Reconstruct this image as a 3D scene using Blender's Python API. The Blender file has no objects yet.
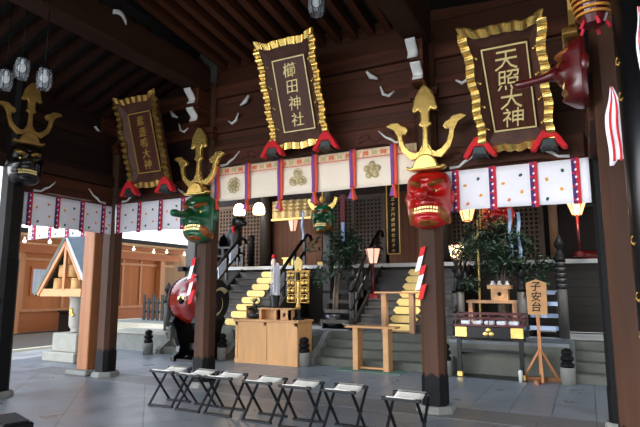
import bpy, bmesh, math, random
from mathutils import Vector, Matrix, Euler
R = random.Random(7)
SC = bpy.context.scene
COL = SC.collection
PI = math.pi
def rad(d): return d*PI/180

# ------------------------------------------------------------------ materials
def lin(c):
    c = c/255.0
    return c/12.92 if c <= 0.04045 else ((c+0.055)/1.055)**2.4
def rgb(r, g, b): return (lin(r), lin(g), lin(b), 1)
def mat(name, col, rough=.6, metal=0, var=.15, scale=6, stretch=(1,1,1), bump=0, emit=0, ecol=None, coat=0, spec=.5):
    m = bpy.data.materials.new(name); m.use_nodes = True
    nt = m.node_tree; N = nt.nodes; L = nt.links
    b = N['Principled BSDF']
    c = rgb(*col)
    b.inputs['Roughness'].default_value = rough
    b.inputs['Metallic'].default_value = metal
    b.inputs['Coat Weight'].default_value = coat
    b.inputs['Specular IOR Level'].default_value = spec
    tc = N.new('ShaderNodeTexCoord'); mp = N.new('ShaderNodeMapping')
    mp.inputs['Scale'].default_value = stretch
    L.new(tc.outputs['Object'], mp.inputs['Vector'])
    ns = N.new('ShaderNodeTexNoise'); ns.inputs['Scale'].default_value = scale; ns.inputs['Detail'].default_value = 5
    L.new(mp.outputs['Vector'], ns.inputs['Vector'])
    rp = N.new('ShaderNodeValToRGB')
    rp.color_ramp.elements[0].position = .3; rp.color_ramp.elements[1].position = .7
    rp.color_ramp.elements[0].color = tuple(min(1, c[i]*(1-var)) for i in range(3))+(1,)
    rp.color_ramp.elements[1].color = tuple(min(1, c[i]*(1+var)) for i in range(3))+(1,)
    L.new(ns.outputs['Fac'], rp.inputs['Fac'])
    L.new(rp.outputs['Color'], b.inputs['Base Color'])
    if bump:
        bp = N.new('ShaderNodeBump'); bp.inputs['Strength'].default_value = bump; bp.inputs['Distance'].default_value = .02
        L.new(ns.outputs['Fac'], bp.inputs['Height']); L.new(bp.outputs['Normal'], b.inputs['Normal'])
    if emit:
        b.inputs['Emission Color'].default_value = rgb(*(ecol or col)); b.inputs['Emission Strength'].default_value = emit
    return m

def paving_mat(name, col, col2, mort, w, h, rot=0, offset=0.5, rough=.45, msize=.006):
    m = bpy.data.materials.new(name); m.use_nodes = True
    nt = m.node_tree; N = nt.nodes; L = nt.links; b = N['Principled BSDF']
    tc = N.new('ShaderNodeTexCoord'); mp = N.new('ShaderNodeMapping'); mp.inputs['Rotation'].default_value = (0, 0, rot)
    L.new(tc.outputs['Object'], mp.inputs['Vector'])
    br = N.new('ShaderNodeTexBrick')
    br.inputs['Color1'].default_value = rgb(*col); br.inputs['Color2'].default_value = rgb(*col2); br.inputs['Mortar'].default_value = rgb(*mort)
    br.inputs['Scale'].default_value = 1; br.inputs['Brick Width'].default_value = w; br.inputs['Row Height'].default_value = h
    br.inputs['Mortar Size'].default_value = msize; br.inputs['Mortar Smooth'].default_value = .3
    br.offset = offset
    L.new(mp.outputs['Vector'], br.inputs['Vector'])
    ns = N.new('ShaderNodeTexNoise'); ns.inputs['Scale'].default_value = 2.2; ns.inputs['Detail'].default_value = 8
    L.new(tc.outputs['Object'], ns.inputs['Vector'])
    mr = N.new('ShaderNodeMapRange'); mr.inputs[1].default_value = .25; mr.inputs[2].default_value = .75; mr.inputs[3].default_value = .78; mr.inputs[4].default_value = 1.18
    L.new(ns.outputs['Fac'], mr.inputs[0])
    mx = N.new('ShaderNodeMix'); mx.data_type = 'RGBA'; mx.blend_type = 'MULTIPLY'; mx.inputs['Factor'].default_value = 1
    L.new(br.outputs['Color'], mx.inputs[6]); L.new(mr.outputs[0], mx.inputs[7])
    L.new(mx.outputs[2], b.inputs['Base Color'])
    mr2 = N.new('ShaderNodeMapRange'); mr2.inputs[1].default_value = .3; mr2.inputs[2].default_value = .7; mr2.inputs[3].default_value = rough-.1; mr2.inputs[4].default_value = rough+.12
    L.new(ns.outputs['Fac'], mr2.inputs[0]); L.new(mr2.outputs[0], b.inputs['Roughness'])
    bp = N.new('ShaderNodeBump'); bp.inputs['Strength'].default_value = .25; bp.inputs['Distance'].default_value = .01
    L.new(br.outputs['Fac'], bp.inputs['Height']); bp.invert = True; L.new(bp.outputs['Normal'], b.inputs['Normal'])
    return m

def plank_mat(name, col, width, axis='Z', rough=.6, var=.3, joint=.35):
    """boards stacked along an axis: per-board tone, fine grain, dark joints"""
    m = bpy.data.materials.new(name); m.use_nodes = True
    nt = m.node_tree; N = nt.nodes; L = nt.links; b = N['Principled BSDF']; b.inputs['Roughness'].default_value = rough; b.inputs['Specular IOR Level'].default_value = .2
    tc = N.new('ShaderNodeTexCoord'); sp = N.new('ShaderNodeSeparateXYZ'); L.new(tc.outputs['Object'], sp.inputs[0])
    dv = N.new('ShaderNodeMath'); dv.operation = 'DIVIDE'; dv.inputs[1].default_value = width; L.new(sp.outputs[axis], dv.inputs[0])
    fl = N.new('ShaderNodeMath'); fl.operation = 'FLOOR'; L.new(dv.outputs[0], fl.inputs[0])
    fr = N.new('ShaderNodeMath'); fr.operation = 'FRACT'; L.new(dv.outputs[0], fr.inputs[0])
    wn = N.new('ShaderNodeTexWhiteNoise'); wn.noise_dimensions = '1D'; L.new(fl.outputs[0], wn.inputs['W'])
    mp = N.new('ShaderNodeMapping'); s = {'X': (14, 14, 1.5), 'Z': (1.5, 1.5, 14), 'Y': (1.5, 14, 1.5)}[axis]; mp.inputs['Scale'].default_value = s
    L.new(tc.outputs['Object'], mp.inputs['Vector'])
    ns = N.new('ShaderNodeTexNoise'); ns.inputs['Scale'].default_value = 2; ns.inputs['Detail'].default_value = 6; L.new(mp.outputs[0], ns.inputs['Vector'])
    ad = N.new('ShaderNodeMath'); ad.operation = 'ADD'; L.new(wn.outputs['Value'], ad.inputs[0]); L.new(ns.outputs['Fac'], ad.inputs[1])
    mr = N.new('ShaderNodeMapRange'); mr.inputs[1].default_value = .2; mr.inputs[2].default_value = 1.7; mr.inputs[3].default_value = 1-var; mr.inputs[4].default_value = 1+var
    L.new(ad.outputs[0], mr.inputs[0])
    gt = N.new('ShaderNodeMath'); gt.operation = 'GREATER_THAN'; gt.inputs[1].default_value = .06; L.new(fr.outputs[0], gt.inputs[0])
    m2 = N.new('ShaderNodeMapRange'); m2.inputs[3].default_value = joint; m2.inputs[4].default_value = 1; L.new(gt.outputs[0], m2.inputs[0])
    ml = N.new('ShaderNodeMath'); ml.operation = 'MULTIPLY'; L.new(mr.outputs[0], ml.inputs[0]); L.new(m2.outputs[0], ml.inputs[1])
    mx = N.new('ShaderNodeMix'); mx.data_type = 'RGBA'; mx.blend_type = 'MULTIPLY'; mx.inputs['Factor'].default_value = 1
    mx.inputs[6].default_value = rgb(*col); L.new(ml.outputs[0], mx.inputs[7]); L.new(mx.outputs[2], b.inputs['Base Color'])
    return m

M = {}
M['hallwood'] = mat('dark_hall_wood', (70, 45, 31), .6, var=.4, scale=3, stretch=(1, 1, .15), bump=.15, spec=.2)
M['hallwoodx'] = mat('dark_hall_wood_x', (74, 39, 24), .6, var=.45, scale=3, stretch=(.15, 1, 3), bump=.15, spec=.2)
M['hallwoody'] = mat('dark_hall_wood_y', (50, 30, 21), .65, var=.35, scale=3, stretch=(1, .15, 1), bump=.15, spec=.15)
M['rafter'] = mat('rafter_wood', (70, 38, 23), .7, var=.35, scale=3, stretch=(2, .3, 2), bump=.1, spec=.15)
M['rafterx'] = mat('rafter_wood_x', (46, 26, 18), .7, var=.3, scale=3, stretch=(.3, 2, 2), bump=.1, spec=.15)
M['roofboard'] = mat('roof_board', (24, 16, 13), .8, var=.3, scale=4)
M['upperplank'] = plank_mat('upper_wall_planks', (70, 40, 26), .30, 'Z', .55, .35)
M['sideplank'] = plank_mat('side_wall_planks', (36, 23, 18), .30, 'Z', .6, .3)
M['haidenplank'] = plank_mat('grey_base_planks', (50, 47, 42), .19, 'Z', .6, .15)
M['stairwood'] = mat('grey_stair_wood', (52, 50, 47), .55, var=.2, scale=4, stretch=(.3, 2, 2))
M['darkwood'] = mat('blackened_wood', (24, 20, 18), .6, var=.3, scale=5, spec=.2)
M['doorslat'] = plank_mat('slatted_door', (96, 60, 38), .17, 'X', .6, .2, .12)
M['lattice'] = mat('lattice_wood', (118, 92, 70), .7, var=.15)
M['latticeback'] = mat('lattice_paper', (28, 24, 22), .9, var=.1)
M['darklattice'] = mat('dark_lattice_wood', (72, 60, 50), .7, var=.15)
M['natural'] = mat('natural_wood', (196, 132, 82), .5, var=.12, scale=3, stretch=(3, 3, .3), bump=.05)
M['naturalx'] = mat('natural_wood_x', (204, 152, 98), .5, var=.12, scale=3, stretch=(.3, 3, 3))
M['boxwood'] = mat('box_wood', (214, 160, 100), .45, var=.1, scale=3, stretch=(3, 3, .4))
M['postwood'] = mat('post_wood', (156, 100, 58), .55, var=.2, scale=3, stretch=(3, 3, .2), bump=.08)
M['benchwood'] = mat('bench_wood', (166, 122, 84), .5, var=.15, scale=3, stretch=(.5, 2, 2))
M['iron'] = mat('black_iron', (7, 7, 9), .55, 0, var=.2, spec=.2)
M['black'] = mat('black_lacquer', (9, 9, 10), .3, 0, var=.2, spec=.35)
M['stool'] = mat('stool_black', (10, 10, 13), .45, var=.2, spec=.35)
M['canvas'] = mat('canvas_cloth', (226, 222, 210), .9, var=.05, scale=20)
M['gold'] = mat('gold_leaf', (236, 198, 112), .27, .8, var=.2, scale=8, bump=.1)
M['oldgold'] = mat('aged_gold', (150, 116, 58), .42, .7, var=.35, scale=7, bump=.15)
M['goldpaint'] = mat('gold_paint', (226, 196, 120), .5, .35, var=.08)
M['letter'] = mat('gilt_lettering', (246, 226, 160), .4, .1, var=.05)
M['dimletter'] = mat('dark_gilt_lettering', (196, 156, 78), .45, .3, var=.1)
M['plaque'] = plank_mat('plaque_panel', (84, 50, 38), .13, 'X', .35, .25, .7)
M['plaqueframe'] = mat('plaque_frame', (82, 52, 40), .5, var=.3, scale=6, spec=.3)
M['redcloth'] = mat('red_cloth', (206, 30, 38), .85, var=.12, scale=9, bump=.1)
M['bracket'] = mat('bracket_grey', (50, 60, 60), .5, .3)
M['whitecloth'] = mat('white_cloth', (236, 234, 240), .9, var=.03, scale=5, bump=.05)
M['creamcloth'] = mat('cream_cloth', (240, 226, 205), .9, var=.03, scale=5, bump=.05)
M['clothred'] = mat('cloth_red', (196, 34, 52), .85, var=.08)
M['clothpurple'] = mat('cloth_purple', (72, 40, 104), .85, var=.08)
M['silkorange'] = mat('silk_orange', (222, 78, 44), .6, var=.08, scale=12)
M['silkpurple'] = mat('silk_purple', (128, 62, 140), .6, var=.08, scale=12)
M['leafgreen'] = mat('print_green', (30, 84, 60), .85)
M['leafyellow'] = mat('print_yellow', (226, 160, 50), .85)
M['leaforange'] = mat('print_orange', (220, 120, 80), .85)
M['crest'] = mat('crest_gold', (196, 178, 128), .7, .1, var=.1)
M['brocade'] = mat('brocade', (232, 204, 172), .8, var=.2, scale=34)
M['red'] = mat('red_lacquer', (168, 12, 10), .3, var=.3, scale=5, coat=.25, bump=.08)
M['darkred'] = mat('dark_red_lacquer', (74, 10, 12), .3, var=.3, scale=5, coat=.25, spec=.4)
M['green'] = mat('green_lacquer', (6, 78, 44), .3, var=.3, scale=5, coat=.25, bump=.08)
M['blackface'] = mat('black_face_lacquer', (12, 11, 11), .28, var=.3, scale=5, coat=.3, spec=.4)
M['brow'] = mat('gilded_brown_hair', (140, 78, 30), .45, .35, var=.4, scale=14, bump=.4)
M['mouth'] = mat('mouth_dark_red', (80, 10, 14), .4)
M['ivory'] = mat('gilt_teeth', (236, 214, 140), .35, .3)
M['drumred'] = mat('drum_red_lacquer', (124, 28, 18), .22, var=.3, scale=2.5, coat=.6)
M['drumhead'] = mat('drum_black_head', (22, 20, 22), .4)
M['drumcrest'] = mat('drum_crest', (196, 178, 128), .6)
M['stone'] = mat('grey_stone', (124, 125, 118), .75, var=.14, scale=9, bump=.15)
M['stonestep'] = mat('step_stone', (92, 94, 84), .7, var=.16, scale=4, bump=.12)
M['palestone'] = mat('pale_stone', (158, 156, 144), .75, var=.08, scale=5, bump=.1)
M['floor'] = paving_mat('diagonal_paving', (120, 124, 128), (112, 116, 121), (72, 76, 80), .92, .92, rot=rad(45), offset=0, rough=.36, msize=.008)
M['floorout'] = paving_mat('straight_paving', (128, 134, 140), (120, 126, 132), (78, 82, 88), .96, .48, rot=rad(90), offset=.5, rough=.36, msize=.008)
M['kerb'] = paving_mat('kerb_stone', (112, 110, 108), (104, 102, 102), (66, 66, 68), 1.2, .6, offset=.5, rough=.5)
M['asphalt'] = mat('asphalt', (60, 57, 54), .9, var=.12, scale=12)
M['gravel'] = mat('pale_ground', (170, 168, 160), .9, var=.1, scale=14)
M['platform'] = paving_mat('platform_paving', (112, 118, 122), (104, 110, 114), (82, 86, 88), .9, .45, offset=.5, rough=.5)
M['whitepaint'] = mat('white_paint', (214, 214, 210), .7, var=.08)
M['whiteedge'] = mat('white_edge', (186, 188, 186), .7, var=.05)
M['paper'] = mat('white_paper', (238, 238, 244), .8, var=.02)
M['paperred'] = mat('red_paper', (214, 40, 44), .8, var=.05)
M['glow'] = mat('lit_paper', (255, 226, 184), .8, emit=3.2, ecol=(255, 214, 160), var=.02)
M['glowwarm'] = mat('lit_paper_warm', (255, 196, 130), .8, emit=1.5, ecol=(255, 178, 110), var=.02)
M['pinkpaper'] = mat('pink_lamp_paper', (240, 200, 186), .8, emit=.5, ecol=(255, 190, 160), var=.02)
M['bulb'] = mat('lit_bulb', (255, 240, 214), .4, emit=2.2, ecol=(255, 236, 206), var=.02)
M['bulboff'] = mat('white_bulb', (230, 232, 236), .3, emit=.12, ecol=(230, 236, 240), var=.02)
M['glass'] = None
M['leaf'] = mat('evergreen_leaf', (26, 50, 34), .5, var=.45, scale=30, spec=.35)
M['bark'] = mat('stem_bark', (86, 76, 64), .8, var=.2)
M['bamboo'] = mat('bamboo_pole', (196, 166, 96), .5, var=.12)
M['wallwood'] = plank_mat('outbuilding_boards', (184, 112, 64), .16, 'Y', .6, .12, .75)
M['eavewood'] = mat('outbuilding_beam', (184, 106, 58), .6, var=.1, scale=3, stretch=(2, .3, 2))
M['palewood'] = plank_mat('outbuilding_panels', (150, 116, 82), .42, 'Y', .6, .1, .7)
M['roof'] = mat('weathered_roof', (92, 98, 90), .7, var=.2, scale=6)
M['roofblue'] = mat('pale_metal_roof', (176, 198, 214), .5, var=.08)
M['windowlite'] = plank_mat('frosted_window', (196, 206, 220), .16, 'Y', .3, .08, .6)
M['pillarstone'] = mat('smooth_grey_pillar', (176, 170, 160), .6, var=.08)
M['barrel'] = mat('cedar_cask', (206, 160, 100), .6, var=.1)
M['greypost'] = mat('grey_weathered_post', (62, 60, 57), .6, var=.2, scale=4, stretch=(2, 2, .2))
M['columnwood'] = mat('dark_column_wood', (66, 58, 52), .45, var=.15, scale=4, stretch=(2, 2, .2))
M['bluegloss'] = mat('blue_grey_gloss', (140, 160, 190), .25, var=.1)
M['greenmat'] = mat('green_mat', (92, 122, 108), .85)
M['statue'] = mat('dark_statue', (20, 24, 28), .4, .2, var=.3, scale=8, spec=.4)
M['pot'] = mat('dark_pot', (24, 28, 34), .3, coat=.4)
M['hollow'] = mat('interior_shade', (24, 18, 16), .9)
M['redlac'] = mat('maroon_lacquer', (84, 14, 18), .35, var=.15, spec=.4)
M['ink'] = mat('black_ink', (20, 16, 14), .8)
M['rope'] = mat('gold_cord', (190, 130, 50), .6, .2, var=.2)
def glass_mat():
    m = bpy.data.materials.new('lamp_glass'); m.use_nodes = True
    b = m.node_tree.nodes['Principled BSDF']; b.inputs['Base Color'].default_value = (.42, .46, .5, 1)
    b.inputs['Roughness'].default_value = .25; b.inputs['Alpha'].default_value = .38
    return m
M['glass'] = glass_mat()

# ------------------------------------------------------------------ mesh builder
class MB:
    def __init__(s): s.v = []; s.f = []; s.m = []; s.sm = []
    def add(s, vs, fs, mi=0, smooth=False, T=None):
        o = len(s.v)
        for p in vs:
            p = Vector(p)
            if T is not None: p = T @ p
            s.v.append(p)
        for f in fs: s.f.append([i+o for i in f]); s.m.append(mi); s.sm.append(smooth)
        return s
    def box(s, x0, x1, y0, y1, z0, z1, mi=0, T=None, bev=0):
        if bev > 0:
            b = bev; vs = []; 
            bm = bmesh.new(); bmesh.ops.create_cube(bm, size=1)
            for v in bm.verts: v.co = Vector((x0+(v.co.x+.5)*(x1-x0), y0+(v.co.y+.5)*(y1-y0), z0+(v.co.z+.5)*(z1-z0)))
            bmesh.ops.bevel(bm, geom=list(bm.edges), offset=b, segments=1, affect='EDGES')
            bm.verts.ensure_lookup_table()
            vs = [v.co.copy() for v in bm.verts]; fs = [[v.index for v in f.verts] for f in bm.faces]; bm.free()
            return s.add(vs, fs, mi, False, T)
        vs = [(x0,y0,z0),(x1,y0,z0),(x1,y1,z0),(x0,y1,z0),(x0,y0,z1),(x1,y0,z1),(x1,y1,z1),(x0,y1,z1)]
        return s.add(vs, [(0,3,2,1),(4,5,6,7),(0,1,5,4),(1,2,6,5),(2,3,7,6),(3,0,4,7)], mi, False, T)
    def beam(s, a, b, w, h, mi=0, up=(0,0,1)):
        a = Vector(a); b = Vector(b); d = (b-a); ln = d.length; d.normalize(); up = Vector(up)
        r = d.cross(up)
        if r.length < 1e-4: r = d.cross(Vector((0,1,0)))
        r.normalize(); u = r.cross(d)
        T = Matrix.Translation(a) @ Matrix((( r.x,d.x,u.x,0),(r.y,d.y,u.y,0),(r.z,d.z,u.z,0),(0,0,0,1)))
        return s.box(-w/2, w/2, 0, ln, -h/2, h/2, mi, T)
    def tube(s, pts, r, n=8, mi=0, cap=True, T=None, flat=1):
        pts = [Vector(p) for p in pts]; k = len(pts)
        rs = r if isinstance(r, (list, tuple)) else [r]*k
        vs = []; prev = None
        for i, p in enumerate(pts):
            t = (pts[min(i+1,k-1)]-pts[max(i-1,0)]).normalized()
            if prev is None:
                u = t.orthogonal().normalized()
            else:
                u = prev - t*prev.dot(t)
                u = u.normalized() if u.length > 1e-5 else t.orthogonal().normalized()
            prev = u; w = t.cross(u)
            for j in range(n):
                a = 2*PI*j/n; vs.append(p + (u*math.cos(a)+w*math.sin(a)*flat)*rs[i])
        fs = [(i*n+j, i*n+(j+1)%n, (i+1)*n+(j+1)%n, (i+1)*n+j) for i in range(k-1) for j in range(n)]
        if cap: fs += [tuple(reversed(range(n))), tuple(range((k-1)*n, k*n))]
        return s.add(vs, fs, mi, True, T)
    def lathe(s, prof, n=20, mi=0, T=None, smooth=True):
        vs = []
        for r, z in prof:
            for j in range(n): a = 2*PI*(j+.5)/n; vs.append((r*math.cos(a), r*math.sin(a), z))
        k = len(prof)
        fs = [(i*n+j, i*n+(j+1)%n, (i+1)*n+(j+1)%n, (i+1)*n+j) for i in range(k-1) for j in range(n)]
        fs += [tuple(reversed(range(n))), tuple(range((k-1)*n, k*n))]
        return s.add(vs, fs, mi, smooth, T)
    def sphere(s, c, r, mi=0, n=14, m=9, T=None):
        r = r if isinstance(r, (tuple, list)) else (r, r, r); vs = []
        for i in range(m+1):
            ph = PI*i/m
            for j in range(n):
                a = 2*PI*j/n; vs.append((c[0]+r[0]*math.sin(ph)*math.cos(a), c[1]+r[1]*math.sin(ph)*math.sin(a), c[2]+r[2]*math.cos(ph)))
        fs = [(i*n+j, (i+1)*n+j, (i+1)*n+(j+1)%n, i*n+(j+1)%n) for i in range(m) for j in range(n)]
        return s.add(vs, fs, mi, True, T)
    def prism(s, poly, y0, y1, mi=0, T=None):
        """polygon in (x,z) extruded along y"""
        n = len(poly); vs = [(x, y0, z) for x, z in poly]+[(x, y1, z) for x, z in poly]
        fs = [tuple(range(n)), tuple(reversed(range(n, 2*n)))]+[(i, i+n, (i+1)%n+n, (i+1)%n) for i in range(n)]
        return s.add(vs, fs, mi, False, T)
    def grid(s, fn, nu, nv, mi=0, smooth=True, T=None, mif=None):
        vs = [fn(i/nu, j/nv) for j in range(nv+1) for i in range(nu+1)]
        o = len(s.f)
        s.add(vs, [(j*(nu+1)+i, j*(nu+1)+i+1, (j+1)*(nu+1)+i+1, (j+1)*(nu+1)+i) for j in range(nv) for i in range(nu)], mi, smooth, T)
        if mif:
            for j in range(nv):
                for i in range(nu): s.m[o+j*nu+i] = mif((i+.5)/nu, (j+.5)/nv)
        return s
def obj(name, mb, mats, parent=None, loc=(0,0,0), bevel=0, solid=0, sub=0, fixn=True):
    me = bpy.data.meshes.new(name); me.from_pydata([tuple(v) for v in mb.v], [], mb.f)
    if not isinstance(mats, (list, tuple)): mats = [mats]
    for m in mats: me.materials.append(m)
    me.polygons.foreach_set('material_index', mb.m); me.polygons.foreach_set('use_smooth', mb.sm)
    if fixn:
        bm = bmesh.new(); bm.from_mesh(me); bmesh.ops.recalc_face_normals(bm, faces=bm.faces); bm.to_mesh(me); bm.free()
    me.update()
    o = bpy.data.objects.new(name, me); COL.objects.link(o); o.location = loc
    if parent: o.parent = parent
    if solid: md = o.modifiers.new('s', 'SOLIDIFY'); md.thickness = solid; md.offset = 0
    if bevel: md = o.modifiers.new('b', 'BEVEL'); md.width = bevel; md.segments = 2; md.limit_method = 'ANGLE'
    if sub: md = o.modifiers.new('ss', 'SUBSURF'); md.levels = sub; md.render_levels = sub
    return o
def tag(o, label=None, cat=None, group=None, kind=None):
    if label: o['label'] = label
    if cat: o['category'] = cat
    if group: o['group'] = group
    if kind: o['kind'] = kind
    return o
def thing(name, label, cat, loc=(0,0,0), rz=0, group=None, rx=0):
    o = bpy.data.objects.new(name, None); COL.objects.link(o); o.empty_display_size = .1
    o.location = loc; o.rotation_euler = (rx, 0, rz)
    return tag(o, label, cat, group)
def struct(name, mb, mats, loc=(0,0,0), **k):
    o = obj(name, mb, mats, loc=loc, **k); o['kind'] = 'structure'
    o['label'] = k.get('label', name.replace('_', ' ')); o['category'] = 'structure'; return o
def dup(root, loc, rz=None, label=None, group=None):
    r = root.copy(); COL.objects.link(r); r.location = loc
    if rz is not None: r.rotation_euler = (root.rotation_euler[0], 0, rz)
    if label: r['label'] = label
    if group: r['group'] = group
    for ch in list(root.children):
        c = ch.copy(); COL.objects.link(c); c.parent = r
        for g in ch.children:
            d = g.copy(); COL.objects.link(d); d.parent = c
    return r
def text_mb(mb, ch, cx, cz, size, y, mi=0, thick=.012, bold=.02, sx=1, T=None):
    c = bpy.data.curves.new('t', 'FONT'); c.body = ch; c.size = size; c.extrude = thick; c.offset = bold*size
    c.resolution_u = 2; c.align_x = 'CENTER'; c.align_y = 'CENTER'; c.shear = .12
    o = bpy.data.objects.new('t', c); COL.objects.link(o); bpy.context.view_layer.update()
    me = bpy.data.meshes.new_from_object(o)
    xs = [v.co.x for v in me.vertices]; ys = [v.co.y for v in me.vertices]
    mx = (min(xs)+max(xs))/2; my = (min(ys)+max(ys))/2
    vs = [((v.co.x-mx)*sx+cx, y-v.co.z, v.co.y-my+cz) for v in me.vertices]
    mb.add(vs, [list(p.vertices) for p in me.polygons], mi, False, T)
    bpy.data.objects.remove(o); bpy.data.curves.remove(c); bpy.data.meshes.remove(me)

# ------------------------------------------------------------------ key positions
XA, XB, XC, XD = -7.6, -5.43, -1.77, .2
YR = 6.65        # front pillar row
YF = 4.7         # second pillar row

# ================================================================== SETTING
mb = MB(); mb.box(-9.4, 8, -7, 6.35, -.2, 0); struct('floor', mb, M['floor'])
mb = MB(); mb.box(-9.4, 8, 6.35, 6.95, -.2, .004); struct('kerb_strip', mb, M['kerb'])
mb = MB(); mb.box(-12.3, 8, 6.95, 10.6, -.2, 0)
mb.box(-12.3, -9.4, -7, 6.95, -.2, 0); struct('forecourt_paving', mb, M['floorout'])
mb = MB(); mb.box(-40, -12.3, -12, 45, -.3, -.03); struct('courtyard_ground', mb, M['asphalt'])
mb = MB(); mb.box(-40, 30, -30, -7, -.3, -.03); mb.box(5, 30, -7, 9, -.3, -.03); struct('outer_ground', mb, M['gravel'])
mb = MB(); mb.box(-12.5, -12.3, -7, 9.5, -.1, .05); struct('trim_courtyard_kerb', mb, M['palestone'])

# stone platform with three recessed flights
PZ = .6
flights = [(-8.98, -7.15), (-5.1, -2.3), (-.32, 1.9)]
mb = MB(); xs = [-9.1]+[v for f in flights for v in f]+[8]
for i in range(0, len(xs), 2):
    mb.box(xs[i], xs[i+1], 9.72, 10.5, 0, PZ-.06, 1); mb.box(xs[i], xs[i+1], 9.68, 10.5, PZ-.06, PZ, 0)
mb.box(-9.1, 8, 10.5, 12.4, 0, PZ, 0)
struct('stone_platform', mb, [M['platform'], M['stonestep']])
mb = MB(); mb.box(-11.0, -9.1, 9.72, 14, 0, .40, 1); mb.box(-11.05, -9.1, 9.68, 14, .40, .46, 0); mb.box(-14.5, -11.0, 12, 14, 0, .46, 0); struct('stone_platform_left', mb, [M['palestone'], M['stone']])  # paler top slab: its sunlit brightness is put into the stone colour
for k, (a, b) in enumerate(flights):
    mb = MB(); n = 4
    for i in range(n): mb.box(a, b, 9.5+.25*i, 10.52, PZ*i/n, PZ*(i+1)/n-(.001 if i == n-1 else 0), bev=.008)
    struct('stone_steps', mb, M['stonestep'])
# curved stone cheek walls beside the flights
def cheek(x, nm):
    mb = MB(); pr = [(9.38, 0), (9.38, .1), (9.48, .17), (9.6, .24), (9.78, .34), (9.95, .46), (10.1, .57), (10.2, .61), (10.32, .61), (10.32, 0)]
    n = len(pr); w = .13
    vs = [(-w/2, y-9.35, z) for y, z in pr]+[(w/2, y-9.35, z) for y, z in pr]
    mb.add(vs, [tuple(range(n)), tuple(reversed(range(n, 2*n)))]+[(i, (i+1) % n, (i+1) % n+n, i+n) for i in range(n)])
    o = obj('cheek_wall', mb, M['stone'], loc=(x, 9.35, 0), bevel=.012); o['kind'] = 'structure'
    o['label'] = 'curved stone cheek wall '+nm; o['category'] = 'structure'
for x, nm in ((-9.04, 'left of the drum steps'), (-7.08, 'right of the drum steps'), (-5.02, 'left of the middle steps'), (-2.3, 'right of the middle steps'), (-.32, 'left of the right-hand steps')): cheek(x, nm)

# ================================================================== WORSHIP HALL BEHIND (haiden)
FZ = 2.13; HY = 12.4; WY = 13.8
mb = MB(); mb.box(-11, 8, HY+.03, HY+.1, PZ, FZ-.1)
struct('wall_base', mb, M['haidenplank'])
mb = MB(); mb.box(-11.1, 8, HY-.06, WY+6, FZ-.1, FZ, 0); struct('veranda_floor', mb, M['stairwood'])
mb = MB(); mb.box(-11.1, 8, HY-.1, HY-.06, FZ-.09, FZ+.0, 0); struct('trim_veranda', mb, M['whiteedge'])
mb = MB(); mb.box(-11, 8, WY+.12, WY+.2, FZ, 6); struct('wall_back', mb, M['latticeback'])
mb = MB(); mb.box(-11.5, 9, 10.9, 20, 5.2, 5.3); struct('ceiling_veranda', mb, M['roofboard'])
mb = MB(); mb.add([(-12.5,9.6,4.9),(10,9.6,4.9),(10,20,9),(-12.5,20,9),(-12.5,9.6,5.05),(10,9.6,5.05),(10,20,9.2),(-12.5,20,9.2)], [(0,1,2,3),(4,5,6,7),(0,1,5,4),(1,2,6,5),(2,3,7,6),(3,0,4,7)]); struct('worship_hall_roof', mb, M['roofboard'])
mb = MB(); mb.box(-11.2, 8, WY-.05, WY+.12, 4.2, 5.2); struct('wall_transom', mb, M['sideplank'])

# lattice walls and slatted doors
def lattice(x0, x1, z0, z1, step, m, nm, lab):
    t = thing(nm, lab, 'lattice screen', ((x0+x1)/2, WY, z0))
    w = (x1-x0)/2; h = z1-z0
    fr = MB(); fr.box(-w, w, -.04, .05, 0, .08); fr.box(-w, w, -.04, .05, h-.08, h)
    for s in (-w, w-.08, -.04): fr.box(s, s+.08, -.04, .05, .08, h-.08)
    obj('frame', fr, m, t)
    g = MB(); k = int(2*w/step)
    for i in range(1, k): x = -w+2*w*i/k; g.box(x-step*.2, x+step*.2, -.02, 0, .08, h-.08)
    k2 = int(h/step)
    for i in range(1, k2): z = h*i/k2; g.box(-w+.08, w-.08, -.012, .008, z-step*.2, z+step*.2)
    obj('lattice', g, m, t)
    bk = MB(); bk.box(-w+.02, w-.02, .03, .045, .02, h-.02); obj('backing_panel', bk, M['latticeback'], t)
    return t
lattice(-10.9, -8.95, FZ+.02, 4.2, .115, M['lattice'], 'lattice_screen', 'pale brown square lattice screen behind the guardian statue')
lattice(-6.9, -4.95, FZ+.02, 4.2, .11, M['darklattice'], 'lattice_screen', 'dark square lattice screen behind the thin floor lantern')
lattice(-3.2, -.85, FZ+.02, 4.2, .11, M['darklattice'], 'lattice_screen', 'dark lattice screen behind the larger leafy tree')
mb = MB(); mb.box(-.85, .85, -.04, .04, 0, 2.06)
tag(obj('slatted_door', mb, M['doorslat'], loc=(-7.8, WY, FZ+.02)), 'brown vertical slatted door under the gold valance', 'door')
mb = MB(); mb.box(-.75, .75, -.04, .04, 0, 2.06)
tag(obj('slatted_door', mb, M['doorslat'], loc=(-4.1, WY+.02, FZ+.02)), 'brown vertical slatted door partly hidden by the red mask pillar', 'door')
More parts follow.
